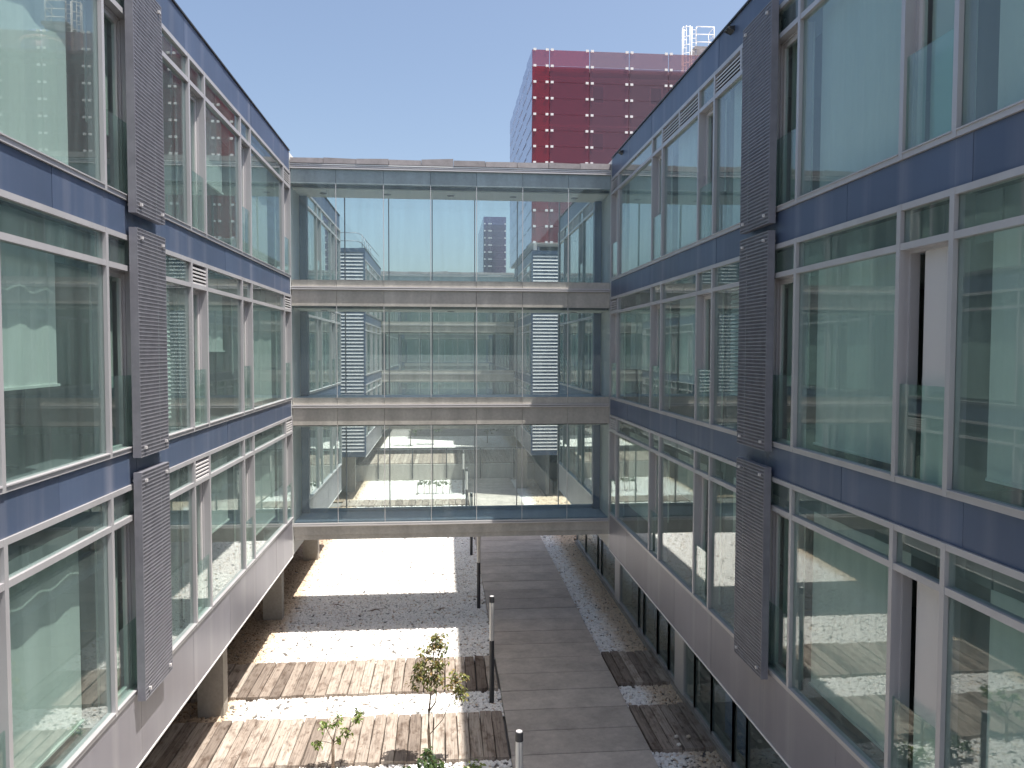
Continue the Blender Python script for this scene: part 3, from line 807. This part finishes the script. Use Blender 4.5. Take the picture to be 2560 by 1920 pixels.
for (X, sg, lab) in ((XL, 1, 'left office wing beyond the open gap with a white louvred end wall'), (XR, -1, 'right office wing beyond the open gap with a white louvred end wall')):
    t = thing('office_building', lab, 'building', (X, 49, 0))
    facade(t, X, sg, BAYS2, {(2, 53.6): {'louvre': 1}, (1, 53.6): {'louvre': 1}}, J2)
    shell(t, X, sg, 43.68, 57.0)
    if sg > 0:
        louvre_end(t, X - 2.6, X - 0.01, LOUV_Y, SKB + .1, TOP)
        b = MB(); b.box(X - 11, X - 2.7, LOUV_Y, LOUV_Y + .2, -0.1, TOP); part('front_wall', b, M['blue'], t)
        b = MB(); b.box(X - 2.4, X - 0.9, 46.2, 46.6, -.1, SKB); part('column', b, M['concrete_col'], t)
        b = MB(); b.box(X - 6, X - 5.8, 44, 57, -.1, SKB); part('ground_floor_wall', b, M['room_dark'], t)
    else:
        louvre_end(t, X + 0.01, X + 2.6, LOUV_Y, SKB + .1, TOP)
        b = MB(); b.box(X + 2.7, X + 11, LOUV_Y, LOUV_Y + .2, -0.1, TOP); part('front_wall', b, M['blue'], t)
        b = MB(); b.box(X + .9, X + 1.1, 44, 57, -.1, SKB); part('ground_floor_wall', b, M['room_dark'], t)
        b = MB(); b.box(X - .55, X + .1, 46.6, 47.1, -.1, SKB); part('column', b, M['concrete_col'], t)
BAYS3 = [(58.2, 60.7, 'P'), (60.7, 61.5, 'N'), (61.5, 64.0, 'P'), (64.0, 64.9, 'N'), (64.9, 67.4, 'P'), (67.4, 68.3, 'N'), (68.3, 70.8, 'P'), (70.8, 71.6, 'N'), (71.6, 74.1, 'P')]
for (X, sg, lab) in ((XL, 1, 'far left office wing behind the second glass bridge'), (XR, -1, 'far right office wing under the red glass tower')):
    t = thing('office_building', lab, 'building', (X, 66, 0))
    facade(t, X, sg, BAYS3, {}, [60.5, 63, 65.5, 68, 70.5])
    shell(t, X, sg, 58.1, 80)

ct = thing('office_building', 'distant cross wing closing the end of the courtyards, long window bands', 'building', (0, 100, 0))
b = MB(); b.box(-30, 30, 100.3, 112, 0, 14.0); part('wall', b, M['room_dark'], ct)
for z0, z1 in ((0, 3.5), (6.5, 6.97), (9.99, 10.47), (13.49, 14.07)):
    b = MB(); b.box(-30, 30, 100, 100.3, z0, z1); part('facade_panel', b, M['blue'], ct)
for zs_ in (3.5, 6.97, 10.47):
    x_ = -12.0
    while x_ < 12:
        b = MB(); b.box(x_, x_ + .1, 99.95, 100.1, zs_, zs_ + 3.02); b.box(x_ + .1, x_ + 3, 99.97, 100.1, zs_, zs_ + .1)
        wn = part('window', b, M['alu'], ct)
        b = MB(); b.box(x_ + .1, x_ + 3, 100.03, 100.05, zs_ + .1, zs_ + 3.02); part('pane', b, M['glass'], wn)
        x_ += 3
# ---------------------------------------------------------------- glass bridges
def bridge(y0, label, simple=False):
    t = thing('glass_bridge', label, 'bridge', (0.27, y0 + 1.3, 0))
    xa, xb = XL + 0.012, XR - 0.012
    ys, ye, yb = y0 + 0.15, y0 + 1.6, y0 + 1.88     # slab front, slab back, rear glass
    yf = y0
    JX = [xa, -3.11, -1.75, -0.39, 0.95, 2.31, 3.67, xb]
    # (tray z, beam bottom, ceiling, floor top)
    for (zt, zbm, zc, zf) in ((10.205, 9.69, 9.60, 10.40), (6.775, 6.22, 6.15, 6.98)):
        b = MB(); b.box(xa, xb, ys, ye, zbm, zf - .02); part('floor_beam', b, M['concrete'], t)
        for x0, x1 in zip(JX[:-1], JX[1:]):
            b = MB(); b.box(x0 + .004, x1 - .004, y0 + .005, ys - .005, zbm, zt - .055); part('beam_panel', b, M['concrete'], t)
            b = MB(); b.box(x0 + .004, x1 - .004, y0 + .02, ys - .065, zt + .05, zf + .04); part('sill_panel', b, M['concrete'], t)
        b = MB(); b.box(xa, xb, ys - .06, ye + .2, zf - .02, zf + .02); part('floor', b, M['floor_bridge'], t)
        b = MB(); b.box(xa, xb, ys + .12, ye - .05, zc, zc + .03); part('ceiling', b, M['ceil_bridge'], t)
        b = MB(); b.box(xa, xb, ys + .03, ys + .05, zc + .03, zbm); part('shadow_gap', b, M['void'], t)
    b = MB(); b.box(xa, xb, ys, ye, 13.2, 13.72); part('roof_beam', b, M['concrete'], t)
    for x0, x1 in zip(JX[:-1], JX[1:]):
        b = MB(); b.box(x0 + .004, x1 - .004, y0 + .005, ys - .005, 13.2, 13.61); part('beam_panel', b, M['fascia'], t)
    b = MB(); b.box(xa, xb, ys + .12, ye - .05, 13.1, 13.13); part('ceiling', b, M['ceil_bridge'], t)
    b = MB(); b.box(xa, xb, ys + .03, ys + .05, 13.13, 13.2); part('shadow_gap', b, M['void'], t)
    b = MB(); b.box(xa, xb, y0 - .04, yb + .04, 13.72, 13.75); part('roof_sheet', b, M['white'], t)
    # lowest floor beam in two courses
    b = MB(); b.box(xa, xb, y0 + .02, ye + .2, 2.98, 3.25); part('floor_beam', b, M['concrete'], t)
    b = MB(); b.box(xa, xb, y0 + .05, ye + .17, 2.84, 2.97); part('floor_beam', b, M['concrete'], t)
    b = MB(); b.box(xa, xb, y0 + .14, ye + .1, 3.26, 3.36); part('floor', b, M['floor_bridge'], t)
    b = MB(); b.box(xa, xb, ye - .1, ye, 3.36, 3.46); part('floor_upstand', b, M['floor_bridge'], t)
    # coping stones
    n = 10; L_ = (xb - xa) / n
    for k in range(n):
        b = MB(); j = U(-.012, .012)
        x0, x1 = xa + k * L_ + .006, xa + (k + 1) * L_ - .006
        zt0, zt1 = 13.925 + U(-.015, .015), 13.925 + U(-.015, .015)
        if k == 4: zt1 += .05
        b.hexa([(x0, y0 - .05 + j, 13.765), (x1, y0 - .05 + j, 13.765), (x1, y0 + .35, 13.765), (x0, y0 + .35, 13.765),
                (x0, y0 - .03 + j, zt0), (x1, y0 - .03 + j, zt1), (x1, y0 + .35, zt1), (x0, y0 + .35, zt0)])
        part('coping_stone', b, M['coping'], t)
    b = MB(); b.box(xa, xb, yb - .3, yb + .05, 13.76, 13.92); part('rear_coping', b, M['coping'], t)
    # metal trays that carry the glass
    for z in (13.66, 10.205, 6.775, 3.30):
        b = MB(); b.box(xa, xb, y0 - .05, y0 + .03, z - .045, z - .01); b.box(xa, xb, y0 - .03, y0 + .05, z + .012, z + .045)
        b.box(xa, xb, y0 + .03, ys, z - .05, z - .02)
        part('glazing_tray', b, M['alu_light'], t)
    # panes, front and rear, storey by storey
    for z0, z1 in ((3.35, 6.215), (7.025, 9.685), (10.445, 13.195)):
        for x0, x1 in zip(JX[:-1], JX[1:]):
            b = MB(); b.box(x0 + .006, x1 - .006, y0, y0 + .012, z0, z1); part('pane', b, M['glass_bridge'], t)
        for x0, x1 in zip(JX[:-1], JX[1:]):
            b = MB(); b.box(x0 + .016, x1 - .006, yb - .012, yb, z0 - .1, z1 + .3); part('pane', b, M['glass_bridge'], t)
        for x in JX[1:-1]:
            b = MB(); b.box(x - .008, x + .008, y0 - .004, y0 + .02, z0, z1); part('joint_strip', b, M['alu_light'], t)
            b = MB(); b.box(x + .0, x + .03, yb - .05, yb + .02, z0, z1); part('joint_strip', b, M['steel'], t)
    # dark end piers inside
    for x0, x1 in ((xa, xa + .22), (xb - .22, xb)):
        for z0, z1 in ((3.37, 6.14), (6.99, 9.59), (10.43, 13.09)):
            b = MB(); b.box(x0, x1, ye - .3, ye - .05, z0, z1); part('end_pier', b, M['blue'], t)
    if not simple:
        for zc in (13.1, 9.60, 6.15):
            for x in (-3.6, -1.7, 0.2, 2.1, 4.0):
                b = MB(); b.tube([(x, y0 + 0.9, zc - .012), (x, y0 + 0.9, zc + .005)], .11, 14); part('ceiling_light', b, M['dark'], t)
    return t
bridge(22.75, 'three-storey glass bridge joining the two office wings, rough stone coping on top')
bridge(54.6, 'second glass bridge much farther off, seen only through the nearer bridge', True)
bridge(86.0, 'third glass bridge faintly visible at the very end of the courtyards', True)

# ---------------------------------------------------------------- terrace with railing
b = MB(); b.box(-14, 14, 50.3, 120, -0.11, 1.0)
terrace = single('terrace', b, M['soil'], 'raised terrace beyond the low retaining wall', None, kind='structure')
b = MB(); b.box(-14, 14, 50.0, 50.3, -0.1, 1.0)
single('retaining_wall', b, M['concrete'], 'low concrete retaining wall at the back of the pebble court', 'wall', (0, 50.1, 0))
BASE_T = thing('wooden_deck', 'broad timber deck on top of the raised terrace', 'deck', (0, 50.3, 1), 'decks of old timber sleepers across the gravel')
k = -8.0
while k < 8:
    b = MB(); b.box(k + .01, k + .25, 50.25, 57.0, 1.005, 1.06); part('plank', b, M['wood'], BASE_T); k += .262
gravel([(-8.2, 8, 57.2, 66)], 1.02, far, 'sunlit white pebble bed on the terrace beyond the second bridge')
rl = thing('railing', 'thin metal railing along the edge of the raised terrace', 'railing', (0, 50, 1))
b = MB(); b.box(-8, 6.6, 49.94, 49.99, 2.04, 2.09); part('handrail', b, M['dark'], rl)
x = -4.3
while x < 6.6:
    b = MB(); b.box(x, x + .07, 49.93, 49.99, 0.1, 2.04); part('post', b, M['dark'], rl); x += 2.2

# ---------------------------------------------------------------- roof railing, red tower, far tower, rooftop plant
rr = thing('roof_railing', 'thin tubular safety railing on the roof of the far left wing', 'railing', (-5, 44, TOP))
def tubes(name, paths, rad, m, parent):
    b = MB()
    for p_ in paths: b.tube(p_, rad, 6)
    return part(name, b, m, parent, smooth=True)
zq = TOP
tubes('rail', [[(-5.9, 43.9, zq + .9), (-4.9, 43.9, zq + .9), (-4.65, 44.2, zq + .85), (-4.5, 54, zq + .85)]], .02, M['steel'], rr)
tubes('rail', [[(-5.9, 43.9, zq + .45), (-4.9, 43.9, zq + .45), (-4.65, 44.2, zq + .4), (-4.5, 54, zq + .4)]], .02, M['steel'], rr)
for y in (44.4, 45.6, 46.9, 48.2, 49.5): tubes('post', [[(-4.62, y, zq), (-4.62, y, zq + .86)]], .02, M['steel'], rr)

TY, TX = 60.0, 6.77
tw = thing('red_tower', 'tall block clad in red glass panels with white clips and a pale blue scaled side', 'building', (TX, TY, 0))
RP = 1.231; ZT = 31.64; NR = 12
cols = [6.78, 8.14, 11.28, 14.41, 17.54, 20.67, 23.8, 26.93, 30.06]
for k in range(NR):
    z1 = ZT - k * RP; z0 = z1 - RP
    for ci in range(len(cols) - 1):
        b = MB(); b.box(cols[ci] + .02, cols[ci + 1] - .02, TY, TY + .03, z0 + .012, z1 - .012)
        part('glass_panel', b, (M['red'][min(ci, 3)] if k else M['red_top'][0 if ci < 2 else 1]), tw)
cb = MB(); cb.box(-.11, .11, -.06, .05, -.085, .085)
cme = cb.mesh('clip', M['white'])
for k in range(NR + 1):
    z = ZT - k * RP
    for ci, x in enumerate(cols[:8]):
        for dx in ((.22,) if ci == 0 else (-.19, .21)):
            link_mesh('clip', cme, tw, (x + dx, TY - .01, z))
# body behind the glass
b = MB(); b.box(TX + .5, 30, TY + 1.3, 79, 16.9, 30.1); part('wall', b, M['tower_wall'], tw)
b = MB(); b.box(TX + .3, 30.2, TY + .2, 79, 30.1, 30.35); part('roof_slab', b, M['white'], tw)
for zc in (21.35, 25.05, 28.75):
    b = MB(); b.box(TX + .4, 30, TY + .5, TY + 1.3, zc + .92, zc + 1.08); part('floor_ledge', b, M['white'], tw)
    for xc in (12.2, 16.9, 21.6, 26.3):
        b = MB(); b.box(xc - .55, xc - .43, TY + 1.18, TY + 1.3, zc - .75, zc + .75); b.box(xc + .43, xc + .55, TY + 1.18, TY + 1.3, zc - .75, zc + .75); b.box(xc - .43, xc + .43, TY + 1.18, TY + 1.3, zc + .63, zc + .75); b.box(xc - .43, xc + .43, TY + 1.18, TY + 1.3, zc - .75, zc - .63)
        wn = part('window', b, M['white'], tw)
        b = MB(); b.box(xc - .43, xc + .43, TY + 1.25, TY + 1.29, zc - .63, zc + .63); part('pane', b, M['dark'], wn)
# scaled side: overlapping tilted panes
scx = MB(); scw = 3.15
scx.hexa([(0, 0, 0), (.03, 0, 0), (-.05, scw, 0), (-.08, scw, 0), (0, 0, RP * .985), (.03, 0, RP * .985), (-.05, scw, RP * .985), (-.08, scw, RP * .985)])
sme = scx.mesh('glass_scale', M['scale'])
for k in range(NR):
    for j in range(6):
        o = link_mesh('glass_scale', sme, tw, (TX - .02, TY + .02 + j * scw + (k % 2) * .0, ZT - (k + 1) * RP), (0, math.radians(U(1.2, 2.2)), 0))
# open storey under the glass
b = MB(); b.box(TX + .9, 30, TY + 2.2, 79, 14.0, 16.9); part('wall', b, M['dark'], tw)
for x in (7.15, 10.7, 14.2):
    b = MB(); b.box(x - .12, x + .12, TY + .5, TY + .9, 14, 16.9); part('column', b, M['white'], tw)
b = MB(); b.box(TX + .05, 30, TY + .3, 79, 16.82, 16.95); part('floor_slab', b, M['white'], tw)
for j in range(6):
    y = TY + 2 + j * 2.9
    b = MB(); b.box(TX + .75, TX + .9, y, y + .5, 14, 16.8); part('pier', b, M['scale'], tw)
b = MB(); b.box(TX + .3, TX + .9, TY + 1, 79, 14.0, 15.1); part('parapet', b, M['scale'], tw)

ft = thing('far_tower', 'distant narrow block clad in violet glass with white clips', 'building', (6.1, 120, 0))
b = MB(); b.box(6.4, 9.5, 120.8, 139, 0, 28.0); part('wall', b, M['tower_wall'], ft)
FZ = 29.15; fp = 1.09
for k in range(17):
    for x0, x1 in ((6.1, 7.1), (7.1, 9.6)):
        b = MB(); b.box(x0 + .01, x1 - .01, 120, 120.04, FZ - (k + 1) * fp + .01, FZ - k * fp - .01); part('glass_panel', b, M['violet'], ft)
    b = MB(); b.box(6.06, 6.1, 120.05, 139, FZ - (k + 1) * fp + .02, FZ - k * fp - .02); part('glass_scale', b, M['scale'], ft)
c2 = MB(); c2.box(-.1, .1, -.06, .04, -.1, .1); c2m = c2.mesh('clip', M['white'])
for k in range(1, 10):
    for x in (6.28, 6.95, 7.25, 9.45): link_mesh('clip', c2m, ft, (x, 119.99, FZ - k * fp))

lad = thing('caged_ladder', 'white caged ladder with guard rails on the tower roof', 'ladder', (21, 66, 30.3))
zr, zt_ = 30.35, 36.4
import math as _m
cx, cyy, cr_ = 20.95, 66.0, .45
for a in range(0, 200, 40):
    an = math.radians(a + 80)
    tubes('cage_bar', [[(cx + cr_ * math.cos(an), cyy - cr_ * math.sin(an) * .9, zr + 1), (cx + cr_ * math.cos(an), cyy - cr_ * math.sin(an) * .9, zt_ - .1)]], .03, M['white'], lad)
for z in (33.2, 34.0, 34.7, 35.4, 36.2):
    pts = [(cx + cr_ * math.cos(math.radians(a + 80)), cyy - cr_ * .9 * math.sin(math.radians(a + 80)), z) for a in range(0, 201, 20)]
    tubes('cage_hoop', [pts], .03, M['white'], lad)
tubes('stile', [[(21.35, 66.1, zr), (21.35, 66.1, 36.4)]], .05, M['white'], lad)
tubes('stile', [[(21.75, 66.1, zr), (21.75, 66.1, 36.4)]], .05, M['white'], lad)
for k in range(16): tubes('rung', [[(21.35, 66.1, zr + .4 + k * .36), (21.75, 66.1, zr + .4 + k * .36)]], .025, M['white'], lad)
for z in (35.1, 35.75, 36.4): tubes('guard_rail', [[(21.75, 66.0, z), (23.3, 66.0, z), (23.3, 67.5, z)]], .04, M['white'], lad)
tubes('post', [[(23.3, 66, 34.7), (23.3, 66, 36.4)]], .04, M['white'], lad)
tubes('post', [[(22.8, 66, 34.7), (22.8, 66, 35.75)]], .03, M['white'], lad)
b = MB(); b.box(21.6, 23.6, 65.9, 67.5, 34.45, 34.7); part('platform', b, M['coping'], lad)
for x, y in ((21.7, 66.0), (21.7, 67.3), (23.5, 67.3)):
    b = MB(); b.box(x - .05, x + .05, y - .05, y + .05, zr, 34.45); part('leg', b, M['steel'], lad)
tk = thing('water_tank', 'blue and white domed tank behind the caged ladder', 'tank', (24.3, 68.5, 30.3))
b = MB(); b.tube([(24.3, 68.5, zr), (24.3, 68.5, 33.9)], 2.0, 28); part('tank_body', b, M['tank'], tk, smooth=True)
b = MB(); b.tube([(24.3, 68.5, 33.6), (24.3, 68.5, 33.85)], 2.03, 28); part('white_band', b, M['white'], tk, smooth=True)
b = MB(); b.tube([(24.3, 68.5, 33.9), (24.3, 68.5, 34.35), (24.3, 68.5, 34.6), (24.3, 68.5, 34.75)], [2.0, 1.75, 1.2, .5], 28); part('tank_dome', b, M['tank'], tk, smooth=True)
b = MB(); b.tube([(24.3, 68.5, 34.75), (24.3, 68.5, 35.3), (24.3, 68.5, 35.35)], [.25, .25, .35], 12); part('vent', b, M['dark'], tk, smooth=True)

# ---------------------------------------------------------------- lamp posts
def lamp(x, y, label):
    t = thing('lamp_post', label, 'lamp post', (x, y, 0), 'slim lamp posts along the left edge of the path')
    b = MB(); b.tube([(x, y, -.1), (x, y, 1.48)], .058, 20); part('pole', b, M['dark'], t, smooth=False)
    b = MB(); b.tube([(x, y, 1.48), (x, y, 2.40)], .056, 20); ln = part('lens', b, M['lens'], t)
    b = MB()
    for a in range(3):
        an = a * 2.1 + .4
        b.tube([(x + .059 * math.cos(an), y + .059 * math.sin(an), 1.47), (x + .059 * math.cos(an), y + .059 * math.sin(an), 2.41)], .005, 6)
    part('rib', b, M['steel'], ln)
    b = MB(); b.tube([(x, y, 2.40), (x, y, 2.54)], .062, 20); cp = part('cap', b, M['dark'], t)
    b = MB(); b.tube([(x, y, 2.54), (x, y, 2.55)], .05, 20); part('cap_disc', b, M['alu_light'], cp)
    return t
l0 = lamp(1.12, 18.1, 'dark lamp post with white lens standing whole in the strip between two timber decks')
lamps = [(1.14, 11.55, 'nearest lamp post, only its white top showing at the bottom edge'), (1.11, 24.9, 'lamp post under the front edge of the glass bridge, lens touching the beam'),
         (1.10, 31.5, 'lamp post behind the glass bridge whose foot shows below the beam'), (1.10, 38.2, 'lamp post seen through the lowest bridge glass beside the sunlit path'), (1.10, 44.8, 'lamp post farthest along the path, before the terrace wall')]
for x, y, lb in lamps:
    c = copy_tree(l0); c.location = (x, y, 0); c['label'] = lb

# ---------------------------------------------------------------- plants
def leaf(b, p, d, size, droop):
    """pointed folded leaf hanging from p"""
    d = Vector((d.x, d.y, d.z - droop)).normalized()
    s = d.cross(Vector((0, 0, 1)))
    if s.length < .05: s = Vector((1, 0, 0))
    s.normalize(); nrm = s.cross(d)
    tw_ = U(-.8, .8); s = (s * math.cos(tw_) + nrm * math.sin(tw_)).normalized(); nrm = s.cross(d)
    wv = size * .27
    q = [p, p + d * size * .35 + s * wv + nrm * wv * .35, p + d * size * .7 + s * wv * .7 + nrm * wv * .2, p + d * size - nrm * size * .08, p + d * size * .7 - s * wv * .7 + nrm * wv * .2, p + d * size * .35 - s * wv + nrm * wv * .35, p + d * size * .4]
    i = len(b.v); b.v += [tuple(x_) for x_ in q]
    for tri in ((0, 1, 6), (1, 2, 6), (2, 3, 6), (3, 4, 6), (4, 5, 6), (5, 0, 6)): b.f.append(tuple(i + k_ for k_ in tri)); b.m.append(0)
def sapling(name, label, cat, x, y, stems, leafs, lsize, lmat, z=0.0, group=None):
    t = thing(name, label, cat, (x, y, z), group)
    b = MB()
    for pts, r0, r1 in stems:
        n = len(pts)
        b.tube([(x + a, y + bb, z + c) for a, bb, c in pts], [r0 + (r1 - r0) * i / (n - 1) for i in range(n)], 8)
    part('trunk', b, M['bark'], t, smooth=True)
    lb = MB(); tb = MB()
    for (cx_, cy_, cz_, rx, rz, n) in leafs:
        for _ in range(max(3, n // 4)):
            v = Vector((random.gauss(0, 1), random.gauss(0, 1), random.gauss(0, 1))).normalized() * (R() ** .4)
            c = Vector((x + cx_ + v.x * rx, y + cy_ + v.y * rx, z + cz_ + v.z * rz))
            if c.z < z + .03: c.z = z + .03 + R() * .08
            o = Vector((x + cx_, y + cy_, z + cz_ - rz * .2))
            tb.tube([tuple(o), tuple((o + c) / 2 + Vector((0, 0, .03))), tuple(c)], [.005, .004, .002], 4)
            for _ in range(7):
                p = c + Vector((U(-1, 1), U(-1, 1), U(-1, 1))) * .06
                a = U(0, 6.28)
                leaf(lb, p, Vector((math.cos(a), math.sin(a), U(-.3, .5))), lsize * U(.7, 1.25), U(.3, 1.4))
    cr = part('crown', lb, lmat, t)
    part('twig', tb, M['bark'], cr)
    return t
sapling('young_tree', 'slender young tree with drooping olive and bronze leaves standing before the near deck', 'tree', -0.30, 15.35,
        [([(0, 0, -.1), (-.01, 0, .35), (-.03, 0, .7), (-.02, 0, 1.15)], .034, .026), ([(-.02, 0, 1.1), (.02, .02, 1.5), (.05, .02, 2.0), (.10, 0, 2.7)], .02, .006),
         ([(-.02, 0, 1.1), (.12, -.03, 1.32), (.13, -.03, 1.75), (.18, -.02, 2.2)], .016, .005), ([(-.02, 0, .62), (.25, -.06, .95), (.46, -.05, 1.42), (.55, -.05, 1.7)], .010, .004)],
        [(.13, 0, 2.62, .20, .16, 70), (.0, 0, 2.35, .26, .18, 56), (.22, 0, 2.4, .22, .16, 40), (-.12, 0, 2.05, .30, .2, 80), (.2, 0, 2.05, .3, .2, 70), (-.24, .05, 1.75, .22, .2, 60), (.12, 0, 1.75, .3, .2, 84), (.5, 0, 1.72, .22, .24, 90), (.62, 0, 1.45, .16, .2, 50)],
        .085, M['leaf_olive'])
sapling('young_tree', 'small thin sapling with a few light green leaf tufts, left of the taller tree', 'tree', -2.23, 15.3,
        [([(0, 0, -.1), (.0, 0, .3), (.0, 0, .62)], .034, .028), ([(0, 0, .6), (.06, 0, .85), (.13, 0, 1.1)], .012, .004), ([(0, 0, .55), (.2, 0, .75), (.4, 0, .92), (.5, 0, 1.15)], .009, .004), ([(0, 0, .6), (-.12, 0, .85), (-.18, 0, 1.0)], .009, .004), ([(0, 0, .55), (-.16, 0, .6), (-.3, 0, .62)], .007, .003)],
        [(-.16, 0, .95, .10, .10, 24), (.10, 0, .98, .12, .14, 30), (.48, 0, 1.10, .11, .13, 40), (.28, 0, .78, .12, .08, 28), (-.33, 0, .56, .10, .08, 24), (.10, 0, .6, .06, .05, 10)],
        .085, M['leaf_green'])
sapling('shrub', 'leafy green shrub at the foot of the taller young tree', 'shrub', -0.30, 14.62,
        [([(0, 0, -.1), (0, 0, .4)], .02, .008)], [(0, 0, .5, .25, .22, 90), (.14, 0, .32, .2, .2, 60), (-.12, 0, .25, .2, .15, 40)], .10, M['leaf_dark'])
sapling('shrub', 'low tuft of leaves left of the shrub at the bottom edge', 'shrub', -0.78, 14.6,
        [([(0, 0, -.1), (0, 0, .2)], .012, .006)], [(0, 0, .3, .16, .14, 40)], .09, M['leaf_dark'])
sapling('shrub', 'low bright green shrub beside the nearest lamp post at the bottom edge', 'shrub', 0.55, 14.6,
        [([(0, 0, -.1), (0, 0, .2)], .014, .006)], [(0, 0, .26, .22, .16, 70), (-.3, 0, .2, .14, .12, 36)], .09, M['leaf_green'])
for i, (x, y, h, lb) in enumerate(((-2.6, 59.5, 2.2, 'leafy young tree on the terrace behind the railing, left one'), (-0.9, 60.2, 2.6, 'taller leafy young tree on the terrace behind the railing'), (3.4, 61.0, 2.0, 'small young tree on the terrace near the right wing'))):
    sapling('young_tree', lb, 'tree', x, y, [([(0, 0, -.1), (.03, 0, h * .6), (0, 0, h)], .04, .012)],
            [(0, 0, h * .8, .7, .5, 90), (.3, 0, h * .55, .6, .4, 60), (-.4, .1, h, .5, .4, 60)], .14, M['leaf_dark'], z=1.05)
sp = sapling('shrub', 'row of staked seedlings on the pebbles beyond the bridge', 'shrub', -0.6, 45.2,
        [([(q, U(-.3, .3), -.1), (q + .02, 0, .75)], .02, .015) for q in (-1.0, -.6, -.3, .1, .5, .9)],
        [(q, 0, .65, .28, .16, 30) for q in (-.9, -.5, -.1, .3, .7)], .12, M['leaf_dark'])

# ---------------------------------------------------------------- small litter
for (x, y, lb) in ((-3.54, 25.35, 'dry twig on the shaded pebbles, left one'), (-2.19, 24.76, 'dark broken branch on the shaded pebbles, middle one'), (-.1, 24.67, 'dry twig on the shaded pebbles, right one near the sun edge')):
    b = MB()
    for k in range(4):
        a = U(0, 3.1); l_ = U(.14, .3)
        b.tube([(x - l_ * math.cos(a), y - l_ * math.sin(a) * .5, .02), (x + U(-.04, .04), y, .07), (x + l_ * math.cos(a), y + l_ * math.sin(a) * .5, .03 + R() * .05)], [.006, .011, .004], 5)
    single('dry_twig', b, M['bark'], lb, 'twig', (x, y, 0))
for i, (x, y, lb) in enumerate(((4.98, 15.89, 'stray pebble on the near right deck, left of two'), (5.24, 15.87, 'stray pebble on the near right deck, close to the windows'), (4.93, 15.55, 'stray pebble at the front edge of the near right deck'))):
    b = MB(); b.tube([(x - .05, y, .08), (x - .03, y, .08), (x + .02, y + .01, .085), (x + .05, y, .08)], [.012, .036, .04, .012], 8)
    single('pebble', b, M['stone'], lb, 'pebble', (x, y, .05), smooth=True)

# office chairs behind the half-lowered blind on the left
def chair(x, y, z, rz, label):
    t = thing('office_chair', label, 'chair', (x, y, z), 'office chairs behind the left window')
    def P(mb):
        c_, s_ = math.cos(rz), math.sin(rz)
        mb.v = [(x + (a - x) * c_ - (b_ - y) * s_, y + (a - x) * s_ + (b_ - y) * c_, q) for a, b_, q in mb.v]; return mb
    b = MB(); b.box(x - .24, x + .24, y - .24, y + .24, z + .44, z + .52); part('seat', P(b), M['dark'], t)
    b = MB(); b.hexa([(x - .22, y + .22, z + .55), (x + .22, y + .22, z + .55), (x + .22, y + .28, z + .55), (x - .22, y + .28, z + .55), (x - .18, y + .30, z + 1.05), (x + .18, y + .30, z + 1.05), (x + .18, y + .34, z + 1.05), (x - .18, y + .34, z + 1.05)])
    part('backrest', P(b), M['dark'], t)
    b = MB(); b.tube([(x, y, z + .08), (x, y, z + .44)], .03, 8); part('stem', P(b), M['steel'], t)
    b = MB()
    for k in range(5):
        a = k * 1.2566; b.tube([(x, y, z + .1), (x + .3 * math.cos(a), y + .3 * math.sin(a), z + .03)], .02, 6)
    part('base', P(b), M['dark'], t)
chair(-5.25, 8.8, 6.95, .6, 'dark office chair behind the half-lowered blind, nearer one')
chair(-5.35, 9.55, 6.95, -.4, 'dark office chair behind the half-lowered blind, farther one')

def desk(x, y, z, label):
    t = thing('office_desk', label, 'desk', (x, y, z), 'office desks behind the windows')
    b = MB(); b.box(x - .4, x + .4, y - .8, y + .8, z + .71, z + .74); part('desk_top', b, M['deskwood'], t)
    for dy in (-.74, .74):
        b = MB(); b.box(x - .36, x + .36, y + dy - .02, y + dy + .02, z, z + .71); part('leg', b, M['steel'], t)
    m = thing('monitor', label.replace('desk', 'screen on the desk'), 'monitor', (x, y, z + .74), 'screens on the desks')
    b = MB(); b.box(x - .02, x + .01, y - .28, y + .28, z + .86, z + 1.18); part('screen', b, M['dark'], m)
    b = MB(); b.box(x - .1, x + .1, y - .1, y + .1, z + .742, z + .752); b.box(x - .015, x + .015, y - .02, y + .02, z + .752, z + .9); part('stand', b, M['steel'], m)
desk(-5.2, 12.7, 3.46, 'pale desk behind the left lowest windows next to the grating screen')
desk(-5.3, 16.0, 6.94, 'pale desk under the half blind on the left middle floor')
desk(5.9, 12.7, 3.46, 'pale desk behind the right lowest windows next to the grating screen')
